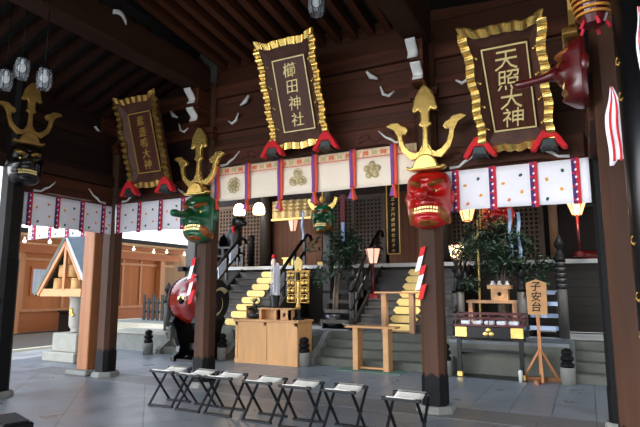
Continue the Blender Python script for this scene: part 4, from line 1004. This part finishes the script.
# drum with stand
t = thing('barrel_drum', 'large red-brown lacquered barrel drum with black crested head', 'drum', (-7.55, 9.0, 1.27))
t.scale = (.74, .86, .86)
TX = Matrix.Rotation(PI/2, 4, 'Y')
a = MB(); prof = [(.5*(1)+.14*math.cos(k/12*PI-PI/2), -.62+1.24*k/12) for k in range(13)]; a.lathe(prof, 40, 0, TX); obj('barrel', a, M['drumred'], t)
for s in (-1, 1):
    h = MB(); h.lathe([(.5, s*.60), (.515, s*.62), (.515, s*.665), (.49, s*.675), (.3, s*.675), (.01, s*.677)], 40, 0, TX); ho = obj('drum_head', h, M['drumhead'], t)
    st = MB()
    for k in range(30): an = 2*PI*k/30; st.sphere((s*.57, .535*math.cos(an), .535*math.sin(an)), .017, n=6, m=4)
    obj('stud_row', st, M['iron'], t)
    if s > 0:
        c = MB()
        for k in range(3):
            b0 = 2*PI*k/3+.5
            pts = [(.69, (.36-.018*j)*math.cos(b0+j*.17), (.36-.018*j)*math.sin(b0+j*.17)) for j in range(12)]
            c.tube(pts, [.075-.005*j for j in range(12)], 8, 0, flat=.25)
        obj('comma_crest', c, M['drumcrest'], ho)
for an in (0, PI): a = MB(); a.lathe([(.1, 0), (.1, .02), (.05, .05), (.02, .06)], 12, 0, Matrix.Translation((0, -.63 if an == 0 else .63, .0)) @ Matrix.Rotation(PI/2 if an == 0 else -PI/2, 4, 'X')); obj('ring_boss', a, M['iron'], t)
a = MB(); a.box(-.11, .11, -.66, -.63, .02, .08); obj('gilt_tag', a, M['gold'], t)
t = thing('drum_stand', 'black carved wooden stand carrying the barrel drum', 'drum stand', (-7.55, 9.0, 0))
t.scale = (.74, .86, .86)
for s in (-1, 1):
    a = MB(); pr = [(-.5, 0), (-.5, .12), (-.34, .2), (-.3, .35), (-.4, .55), (-.46, .75), (-.6, .95), (-.52, 1.06), (-.4, 1.1), (-.25, .95), (0, .86), (.25, .95), (.4, 1.1), (.52, 1.06), (.6, .95), (.46, .75), (.4, .55), (.3, .35), (.34, .2), (.5, .12), (.5, 0), (.2, 0), (.1, .08), (-.1, .08), (-.2, 0)]
    T = Matrix.Translation((s*.4, 0, 0)) @ Matrix.Rotation(PI/2, 4, 'Z'); a.prism([(x, z) for x, z in pr], -.07, .07, 0, T); obj('carved_end', a, M['black'], t, bevel=.012)
a = MB(); a.box(-.4, .4, -.06, .06, .25, .4); a.box(-.42, .42, -.45, .45, 0, .06); obj('stretcher', a, M['black'], t)

# natural wood tables
def ntable(x, y, z0, w, h, d, lab, m='benchwood'):
    t = thing('wooden_stand_table', lab, 'table', (x, y, z0))
    a = MB(); a.box(-w, w, -d, d, h-.035, h, bev=.006); obj('tabletop', a, M[m], t)
    for s in (-1, 1):
        a = MB(); a.box(s*w*.6-.05, s*w*.6+.05, -d*.75, d*.75, 0, h-.035); obj('leg', a, M[m], t)
    a = MB(); a.box(-w*.6+.05, w*.6-.05, -.03, .03, .02, .05); obj('foot_rail', a, M[m], t)
    return t
ntable(-3.64, 9.3, .012, .5, .8, .16, 'pale wooden table standing on a green mat before the middle steps', 'naturalx')
mb = MB(); mb.box(-.62, .62, -.3, .3, 0, .012); tag(obj('floor_mat', mb, M['greenmat'], loc=(-3.64, 9.33, 0)), 'thin green mat under the pale wooden table', 'mat')
ntable(-3.53, 10.72-.2+.0, PZ, .5, .84, .1, 'taller brown wooden table on the platform before the gold tablets')

# lacquered table
t = thing('lacquered_table', 'black lacquered table with gold corner fittings left of the wooden sign', 'table', (-1.55, 9.62, 0))
W = .56; Hh = .86
for sx in (-1, 1):
    for sy in (-1, 1):
        a = MB(); a.box(sx*(W-.05)-.035, sx*(W-.05)+.035, sy*.2-.035, sy*.2+.035, 0, Hh-.14); lo = obj('leg', a, M['black'], t)
        b = MB(); b.box(sx*(W-.05)-.05, sx*(W-.05)+.05, sy*.2-.05, sy*.2+.05, 0, .09, bev=.01); obj('gilt_shoe', b, M['gold'], lo)
a = MB(); a.box(-W, W, -.26, .26, Hh-.2, Hh, bev=.01); obj('apron', a, M['black'], t)
a = MB(); a.box(-W+.05, W-.05, -.22, -.18, .42, .47); a.box(-W+.05, W-.05, .18, .22, .34, .39); a.box(-W+.03, -W+.07, -.2, .2, .36, .41); a.box(W-.07, W-.03, -.2, .2, .36, .41); a.box(-W-.02, W+.02, -.28, .28, .0, .015); obj('stretcher', a, M['black'], t)
for s in (-1, 1):
    a = MB(); a.box(s*(W-.1)-.1, s*(W-.1)+.1, -.275, -.26, Hh-.18, Hh-.01, bev=.004); obj('gilt_corner', a, M['gold'], t)
a = MB()
for k in range(3): an = PI/2+k*2*PI/3; a.sphere((.055*math.cos(an), -.265, Hh-.1+.045*math.sin(an)), (.045, .012, .04))
obj('gilt_trefoil', a, M['gold'], t)
t = thing('offering_rack', 'dark red lacquered rail rack on the black table', 'rack', (-1.55, 9.62, Hh))
a = MB(); a.box(-W-.02, W+.02, -.27, .27, 0, .03); obj('tray', a, M['redlac'], t)
a = MB()
for y in (-.26, .24):
    for z in (.12, .2): a.box(-W-.04, W+.04, y, y+.02, z, z+.022)
for x in (-W, -.3, 0, .3, W-.02):
    for y in (-.26, .24): a.box(x, x+.02, y, y+.02, .03, .2)
for x in (-W, W-.02): a.box(x, x+.02, -.26, .26, .12, .142); a.box(x, x+.02, -.26, .26, .2, .222)
obj('railing', a, M['redlac'], t)
for k in range(5):
    mb = MB(); mb.box(-.075, .075, -.1, .1, 0, .06, bev=.01); mb.box(-.05, .05, -.102, -.1, .015, .045, 0)
    tag(obj('paper_packet', mb, M['paper'], loc=(-1.95+.2*k, 9.55, Hh+.03)), ['leftmost', 'second from left', 'middle', 'second from right', 'rightmost'][k]+' white paper packet in the red rack on the lacquered table', 'packet', 'white packets in the red rack')
t = thing('sake_offering_stand', 'small natural wood offering stand behind the lacquered table', 'offering stand', (-1.55, 10.95, PZ+.68))
a = MB(); a.box(-.16, .16, -.12, .12, 0, .22); obj('pedestal', a, M['naturalx'], t)
a = MB(); a.box(-.22, .22, -.17, .17, .22, .26); a.box(-.22, .22, -.17, -.15, .26, .3); a.box(-.22, .22, .15, .17, .26, .3); obj('tray', a, M['naturalx'], t)
a = MB(); a.sphere((0, -.125, .12), (.04, .01, .04)); obj('hole_shade', a, M['ink'], t)  # dark disc stands in for the shade inside a hole
for k in range(3):
    mb = MB(); mb.lathe([(.045, 0), (.055, .05), (.03, .09), (.035, .12)], 10); tag(obj('offering_cup', mb, M['paper'], loc=(-1.68+.13*k, 10.93, PZ+.94)), ['left', 'middle', 'right'][k]+' white cup on the small natural offering stand', 'cup', 'white cups on the small stand')
# white and black small post by the lacquered table
mb = MB(); mb.lathe([(.03, 0), (.03, .1), (.035, .11), (.035, .17), (.015, .19)], 10); tag(obj('small_bottle', mb, M['whitepaint'], loc=(-1.06, 9.28, 0)), 'small white bottle on the ground at the right foot of the lacquered table', 'bottle')

# sign on easel
t = thing('wooden_sign', 'tall narrow wooden sign with brushed black characters on an easel', 'sign', (-.76, 9.45, 0), rad(8))
a = MB(); a.prism([(-.15, 1.08), (.15, 1.08), (.16, 1.6), (0, 1.66), (-.16, 1.6)], -.02, .02); obj('board', a, M['naturalx'], t, bevel=.006)
for i, ch in enumerate('子安台'): a = MB(); text_mb(a, ch, -.01, 1.54-.165*i, .17, -.022, thick=.003, bold=.012); obj('written_character', a, M['ink'], t)
a = MB(); a.box(-.025, .025, -.02, .02, .12, 1.08); obj('post', a, M['natural'], t)
for s, yb in ((-.27, .1), (.27, .1), (0, -.3)):
    a = MB(); a.beam((0, 0, .52), (s, yb, .03), .035, .035); obj('strut', a, M['natural'], t)
a = MB(); a.box(-.32, .32, .06, .14, 0, .06); a.beam((-.1, -.32, .03), (.1, .14, .03), .06, .06); obj('foot', a, M['postwood'], t)

# leafy trees
def sakaki(x, y, z0, w, h, zc_, n, lab, seed, stems=5):
    rr = random.Random(seed); t = thing('evergreen_tree', lab, 'tree', (x, y, z0))
    st = MB(); fo = MB()
    for k in range(stems):
        bx, by = rr.uniform(-.1, .1), rr.uniform(-.1, .1); ex, ey = rr.uniform(-w*.55, w*.55), rr.uniform(-.35, .35)
        p = [(bx, by, 0), (bx+ex*.1, by+ey*.1, zc_*.5), (bx+ex*.35, by+ey*.4, zc_*.8), (bx+ex*.7, by+ey*.8, zc_), (bx+ex, by+ey, zc_+h*.35)]; st.tube(p, [.03, .025, .02, .014, .008], 6)
        for j in range(12):
            f = rr.uniform(.45, 1); q = Vector(p[2]).lerp(Vector(p[4]), f); d = Vector((rr.uniform(-.5, .5)*w*.6, rr.uniform(-.4, .4), rr.uniform(-.35, .45)*h)); st.tube([q, q+d*.5, q+d], [.01, .008, .004], 4)
            leafcloud(fo, q+d*.8, (.2, .2, .16), int(n/(stems*12)), .055, rr)
    for k in range(10): leafcloud(fo, (rr.uniform(-w, w)*.8, rr.uniform(-.3, .3), zc_+rr.uniform(-h, h)*.4), (.26, .22, .2), int(n/22), .055, rr)
    obj('foliage', fo, M['leaf'], t, fixn=False); obj('stem', st, M['bark'], t)
    p = MB(); p.lathe([(.16, 0), (.2, .1), (.22, .3), (.2, .32)], 14); obj('pot', p, M['pot'], t)
sakaki(-1.5, 11.0, PZ, 1.05, 1.4, 1.5, 3000, 'larger leafy evergreen tree behind the lacquered table and sign', 11, 7)
sakaki(-5.3, 11.1, PZ, .8, 1.2, 1.55, 1500, 'smaller leafy evergreen tree below the smaller green mask', 5, 5)
mb = MB(); mb.tube([(0, 0, 0), (.03, 0, 2.3)], .022, 7); tag(obj('bamboo_pole', mb, M['bamboo'], loc=(-1.95, 10.9, PZ)), 'thin yellow bamboo pole at the left side of the larger tree', 'pole')
for k, (x, z, h) in enumerate(((-1.28, 2.55, .95), (-1.12, 2.5, .9), (-6.08, 3.0, .7))):
    mb = MB(); mb.grid(lambda u, v: (-.03+.06*u+.015*math.sin(v*9), .02*math.cos(v*8), -h*v), 2, 10)
    tag(obj('white_streamer', mb, M['bluegloss'], loc=(x, 10.75 if k < 2 else 11.0, z+h*.55), solid=.004), ['thin pale streamer at the top left of the larger tree', 'thin pale streamer at the top right of the larger tree', 'thin pale streamer left of the smaller green mask'][k], 'streamer')

# ------------------------------------------------------------------ FOLDING STOOLS
def stool(loc, rz, lab):
    t = thing('folding_stool', lab, 'stool', loc, rz, 'black folding stools with white seats')
    w, d, H = .17, .175, .44
    for s in (-1, 1):
        a = MB(); a.box(-w-.03, w+.03, s*d-.018, s*d+.018, H-.018, H+.014, bev=.005); obj('seat_bar', a, M['stool'], t)
        a = MB(); a.box(-w-.03, w+.03, s*d-.02, s*d+.02, 0, .025, bev=.005); obj('foot_bar', a, M['stool'], t)
        for q in (-1, 1):
            xx = s*w+q*.012*s; a = MB(); a.beam((xx+(0 if q > 0 else -.0), -q*d, .02), (xx, q*d, H-.01), .018, .026, up=(1, 0, 0)); obj('leg', a, M['stool'], t)
        a = MB(); a.tube([(s*w-.03, 0, H/2), (s*w+.03, 0, H/2)], .01, 6); obj('pivot', a, M['iron'], t)
    a = MB(); a.grid(lambda u, v: (-w*.86+2*w*.86*u, -d-.02+(2*d+.04)*v, H+.018-.045*math.sin(v*PI)), 6, 10); obj('canvas_seat', a, M['canvas'], t, solid=.008)
    return t
labs = ['leftmost folding stool in the row', 'second folding stool from the left, before the green mask pillar', 'third folding stool from the left', 'middle folding stool, fourth from either end', 'fifth folding stool from the left', 'sixth folding stool, left of the wide gap', 'rightmost folding stool beside the red mask pillar']
s0 = None
for k, (x, y, r) in enumerate(STOOLS := [(-5.0, 5.45, 2), (-4.5, 5.4, -2), (-4.05, 5.4, 3), (-3.45, 5.35, 0), (-2.93, 5.3, 2), (-2.4, 5.3, 1), (-1.68, 5.2, 0)]):
    lab = labs[k]
    if s0 is None: s0 = stool((x, y, 0), rad(r), lab)
    else: dup(s0, (x, y, 0), rad(r), lab)

# low bench corner at bottom left
t = thing('low_bench', 'corner of a low orange-brown wooden bench at the bottom left', 'bench', (-4.68, 2.86, 0), rad(-18))
a = MB(); a.box(-.35, .28, -.3, .2, .3, .36, bev=.01); obj('top', a, M['postwood'], t)
for x in (-.3, .2):
    for y in (-.24, .12): a = MB(); a.box(x, x+.06, y, y+.06, 0, .3); obj('leg', a, M['postwood'], t)
mb = MB(); mb.box(-.24, .24, -.12, .12, 0, .05, bev=.012); mb.box(-.2, .2, -.09, .09, .05, .06); tag(obj('black_tray', mb, M['iron'], loc=(-4.42, 2.9, .361)), 'flat black tray lying on the low bench at the bottom left', 'tray'); bpy.data.objects['black_tray'].rotation_euler = (0, 0, rad(-18))

# ================================================================== LEFT COURTYARD
BX = -17.5
mb = MB(); mb.box(BX-.1, BX, 4, 19, .75, 3.0); struct('wall_outbuilding', mb, M['wallwood'])
mb = MB(); mb.box(BX-.12, BX+.02, 4, 19, 0, .75); struct('wall_outbuilding_base', mb, M['eavewood'])
t = thing('outbuilding_eave', 'long wooden eave beam of the natural timber outbuilding', 'eave', (BX+.2, 11.5, 2.75))
a = MB(); a.box(-.1, .1, -7.5, 7.5, .0, .3); obj('lower_beam', a, M['eavewood'], t)
a = MB(); a.box(.1, .35, -7.5, 7.5, .36, .52); obj('upper_beam', a, M['eavewood'], t)
a = MB(); a.add([(-.6, -7.6, .78), (1.2, -7.6, .64), (1.2, 7.6, .64), (-.6, 7.6, .78), (-.6, -7.6, .84), (1.2, -7.6, .72), (1.2, 7.6, .72), (-.6, 7.6, .84)], [(0,1,2,3),(4,5,6,7),(0,1,5,4),(1,2,6,5),(2,3,7,6),(3,0,4,7)]); obj('roof_edge', a, M['darkwood'], t)
a = MB(); a.box(1.1, 1.22, -7.6, 7.6, .56, .66); obj('gutter', a, M['darkwood'], t)
for k, y in enumerate((8.0, 10.6, 14.4, 17.4)):
    mb = MB(); mb.box(-.14, .14, -.14, .14, 0, 2.9, bev=.01); tag(obj('building_post', mb, M['natural'], loc=(BX+.12, y+.6, 0)), ['pale timber post of the outbuilding nearest the left edge', 'pale timber post of the outbuilding left of the window', 'pale timber post of the outbuilding right of the dark corner pillar', 'pale timber post of the outbuilding next to the drum'][k], 'post')
mb = MB(); mb.box(0, .03, 11.85, 12.75, 1.35, 2.2); w_ = struct('window_1', mb, M['windowlite'], loc=(BX+.01, 0, 0))
mb = MB(); mb.box(-.03, .05, -.5, .5, -.5, -.43); mb.box(-.03, .05, -.5, .5, .43, .5); mb.box(-.03, .05, -.5, -.44, -.43, .43); mb.box(-.03, .05, .44, .5, -.43, .43); tag(obj('window_frame', mb, M['eavewood'], loc=(BX+.02, 12.3, 1.775)), 'wooden frame around the pale striped outbuilding window', 'window frame')
for k, y in enumerate((9.3, 10.4, 11.5, 13.1, 14.3, 15.9, 16.9)): mb = MB(); mb.box(0, .05, -.05, .05, .75, 2.85); struct('trim_wall_stud', mb, M['natural'], loc=(BX+.01, y, 0))
mb = MB(); mb.box(0, .07, 4.2, 18.9, .7, .8); mb.box(0, .07, 4.2, 18.9, 2.5, 2.6); struct('trim_9', mb, M['natural'], loc=(BX+.01, 0, 0))
mb = MB(); mb.box(0, .04, 17.9, 21, .75, 2.85); mb.box(-.1, .0, 18.5, 24, 0, 3.2); struct('wall_outbuilding_panels', mb, M['palewood'], loc=(BX+.02, 0, 0))
mb = MB(); mb.box(-.5, .5, -.35, .35, .0, .7, bev=.02); mb.box(-.54, .54, -.38, .38, .7, .76); tag(obj('black_chest', mb, M['darkwood'], loc=(-16.7, 13.2, -.03)), 'black chest against the outbuilding wall under the window', 'chest'); bpy.data.objects['black_chest'].rotation_euler = (0, 0, rad(90))
# string of bulbs
bs = None
for k in range(14):
    y = 9.8+.95*k+.1*math.sin(k*3)
    if bs is None:
        mb = MB(); mb.sphere((0, 0, 0), .06, n=10, m=7); mb.lathe([(.02, .05), (.02, .13)], 8); o = bs = obj('string_light_bulb', mb, M['bulb'])
    else: o = bs.copy(); COL.objects.link(o)
    o.location = (BX+1.1, y, 3.1-.04*(k % 2)); tag(o, 'round lit bulb on the string under the outbuilding eave', 'bulb', 'bulbs strung under the outbuilding eave')
mb = MB(); mb.tube([(BX+1.1, 9+.5*j, 3.23-.03*math.sin(j*1.6)) for j in range(28)], .01, 5); tag(obj('light_cable', mb, M['iron']), 'thin cable carrying the string of round bulbs', 'cable')
# fence on platform at left
t = thing('wooden_fence', 'grey wooden picket fence at the back of the left platform', 'fence', (-12.6, 13.2, .46))
for k in range(9):
    a = MB(); a.box(-.8+.2*k-.05, -.8+.2*k+.05, -.02, .02, 0, .75 if k % 2 else .85); obj('picket', a, M['greypost'], t)
a = MB(); a.box(-.9, .9, .02, .05, .25, .32); a.box(-.9, .9, .02, .05, .55, .61); obj('rail', a, M['greypost'], t)
# drum-side bracket on far column
mb = MB(); mb.box(-.25, .25, -.06, .06, 0, .14); mb.box(-.05, .05, -.2, .06, .02, .12); tag(obj('iron_bracket', mb, M['iron'], loc=(-10.3, 11.68, 2.0)), 'black bracket on the grey porch post above the drum', 'bracket')

# stone base, cylindrical pillar and gabled cask display
HX, HYY = -9.78, 7.75
mb = MB(); mb.box(-.55, .45, -.36, .36, 0, .2, bev=.02); mb.box(-.36, .4, -.28, .28, .2, .58, bev=.02); tag(obj('stepped_stone_base', mb, M['palestone'], loc=(HX-.05, HYY, 0)), 'pale stepped stone base under the round grey pillar', 'stone base')
t = thing('display_pillar', 'round smooth grey pillar with gilt crest under the gabled cask shrine', 'pillar', (HX, HYY, .585))
a = MB(); a.lathe([(.1, 0), (.14, .02), (.12, .06), (.165, .12), (.175, .15), (.18, .7), (.2, .72), (.2, .78)], 24); obj('drum', a, M['pillarstone'], t)
a = MB(); a.box(-.05, .05, -.195, -.175, .38, .52, bev=.01); a.box(.0, .09, -.195, -.175, .34, .4); obj('gilt_crest', a, M['gold'], t)
t = thing('gabled_shrine', 'small gabled display roof sheltering stacked wooden casks', 'gabled shelter', (HX-.05, HYY, 1.365), rad(4))
a = MB(); a.box(-.7, .5, -.35, .36, 0, .1); a.box(-.68, .5, -.39, -.35, -.02, .14); obj('shelf', a, M['naturalx'], t)
for s, e, zb in ((-1, .84, .04), (1, .6, .36)):
    a = MB(); a.add([(s*(e-.05), -.42, zb-.06), (0, -.42, 1.2), (0, .38, 1.2), (s*(e-.05), .38, zb-.06), (s*e, -.42, zb), (0, -.42, 1.31), (0, .38, 1.31), (s*e, .38, zb)], [(0,1,2,3),(4,5,6,7),(0,1,5,4),(1,2,6,5),(2,3,7,6),(3,0,4,7)]); obj('roof_slope', a, M['roof' if s < 0 else 'roofblue'], t)
    a = MB(); a.beam((s*(e-.1), -.38, zb-.03), (0, -.38, 1.14), .06, .1); obj('bargeboard', a, M['natural'], t)
a = MB(); a.prism([(-.7, .05), (.5, .05), (.5, .4), (0, 1.12)], .28, .33); obj('back_panel', a, M['postwood'], t)
a = MB(); a.box(-.03, .03, -.4, -.34, .1, 1.1); obj('inner_frame', a, M['natural'], t)
casks = [(-.34, 0, .22), (-.06, 0, .22), (.22, 0, .22), (-.2, .28, .2), (.08, .28, .2), (-.05, .56, .17)]
cl = ['lower left', 'lower middle', 'lower right', 'middle left', 'middle right', 'topmost']
for k, (x, z, r) in enumerate(casks):
    mb = MB(); r_ = .125 if k < 5 else .1; h = .26 if k < 5 else .22; mb.lathe([(r_*.92, 0), (r_, .02), (r_*1.02, h*.5), (r_, h)], 16)
    for zz in (.05, h*.85): mb.lathe([(r_*1.06, zz), (r_*1.06, zz+.02)], 16)
    c = Vector((HX-.05+x, HYY-.2, 1.47+z)); tag(obj('sake_cask', mb, M['barrel'], loc=c), cl[k]+' pale wooden cask under the gabled roof', 'cask', 'casks under the gabled roof')
# trees and pale roof beyond
mb = MB(); mb.add([(-24, -2, 3.4), (-20, -2, 3.9), (-20, 30, 3.9), (-24, 30, 3.4), (-24, -2, 0), (-24, 30, 0), (-20, -2, 0), (-20, 30, 0)], [(0,1,2,3),(0,4,5,3),(0,1,6,4),(1,2,7,6),(2,3,5,7)]); struct('wall_far_building', mb, M['palewood'])

# ================================================================== CAMERA, LIGHT, WORLD
cam = bpy.data.cameras.new('camera'); co = bpy.data.objects.new('camera', cam); COL.objects.link(co)
cam.sensor_width = 36; cam.lens = 519/640*36; cam.clip_start = .05; cam.clip_end = 300
co.location = (0, 0, 1.5); co.rotation_euler = (rad(90+8.27), 0, rad(27)); SC.camera = co

w = bpy.data.worlds.new('w'); SC.world = w; w.use_nodes = True; nt = w.node_tree
bg = nt.nodes['Background']
tc = nt.nodes.new('ShaderNodeTexCoord'); sp = nt.nodes.new('ShaderNodeSeparateXYZ'); nt.links.new(tc.outputs['Generated'], sp.inputs[0])
rp = nt.nodes.new('ShaderNodeValToRGB'); nt.links.new(sp.outputs['Z'], rp.inputs['Fac'])
rp.color_ramp.elements[0].position = 0; rp.color_ramp.elements[0].color = (.93, .95, 1, 1); rp.color_ramp.elements[1].position = .9; rp.color_ramp.elements[1].color = (.6, .76, 1, 1)
rp.color_ramp.elements[0].color = (.97, .975, 1, 1)
nt.links.new(rp.outputs['Color'], bg.inputs['Color'])
# hazy bright part of the sky, low in front of the hall
dt = nt.nodes.new('ShaderNodeVectorMath'); dt.operation = 'DOT_PRODUCT'; gd = Vector((-.62, -.76, .16)).normalized(); dt.inputs[1].default_value = gd
nt.links.new(tc.outputs['Generated'], dt.inputs[0])
mxm = nt.nodes.new('ShaderNodeMath'); mxm.operation = 'MAXIMUM'; mxm.inputs[1].default_value = 0; nt.links.new(dt.outputs['Value'], mxm.inputs[0])
pw = nt.nodes.new('ShaderNodeMath'); pw.operation = 'POWER'; pw.inputs[1].default_value = 9; nt.links.new(mxm.outputs[0], pw.inputs[0])
ml = nt.nodes.new('ShaderNodeMath'); ml.operation = 'MULTIPLY_ADD'; ml.inputs[1].default_value = 7; ml.inputs[2].default_value = 1.25; nt.links.new(pw.outputs[0], ml.inputs[0]); nt.links.new(ml.outputs[0], bg.inputs['Strength'])
sun = bpy.data.lights.new('sun', 'SUN'); so = bpy.data.objects.new('sun', sun); COL.objects.link(so)
sun.energy = 3.2; sun.angle = rad(1.2); sun.color = (1, .94, .84)
d = Vector((-.35, .55, -1.0)); so.rotation_euler = d.to_track_quat('-Z', 'Y').to_euler()
def plight(x, y, z, e, c=(1, .75, .5), r=.1):
    l = bpy.data.lights.new('lamp_glow', 'POINT'); l.energy = e; l.color = c; l.shadow_soft_size = r
    o = bpy.data.objects.new('lamp_glow', l); COL.objects.link(o); o.location = (x, y, z)
plight(-8.0, 11.2, 3.1, 25); plight(-2.4, 11.2, 2.4, 12); plight(-.1, 12.0, 3.0, 10)

vs = SC.view_settings; SC.display_settings.display_device = 'sRGB'; vs.view_transform = 'Standard'; vs.look = 'None'; vs.exposure = 0.9; vs.gamma = 1; vs.use_curve_mapping = False
SC.cycles.max_bounces = 8; SC.cycles.diffuse_bounces = 5
SC.cycles.use_denoising = True
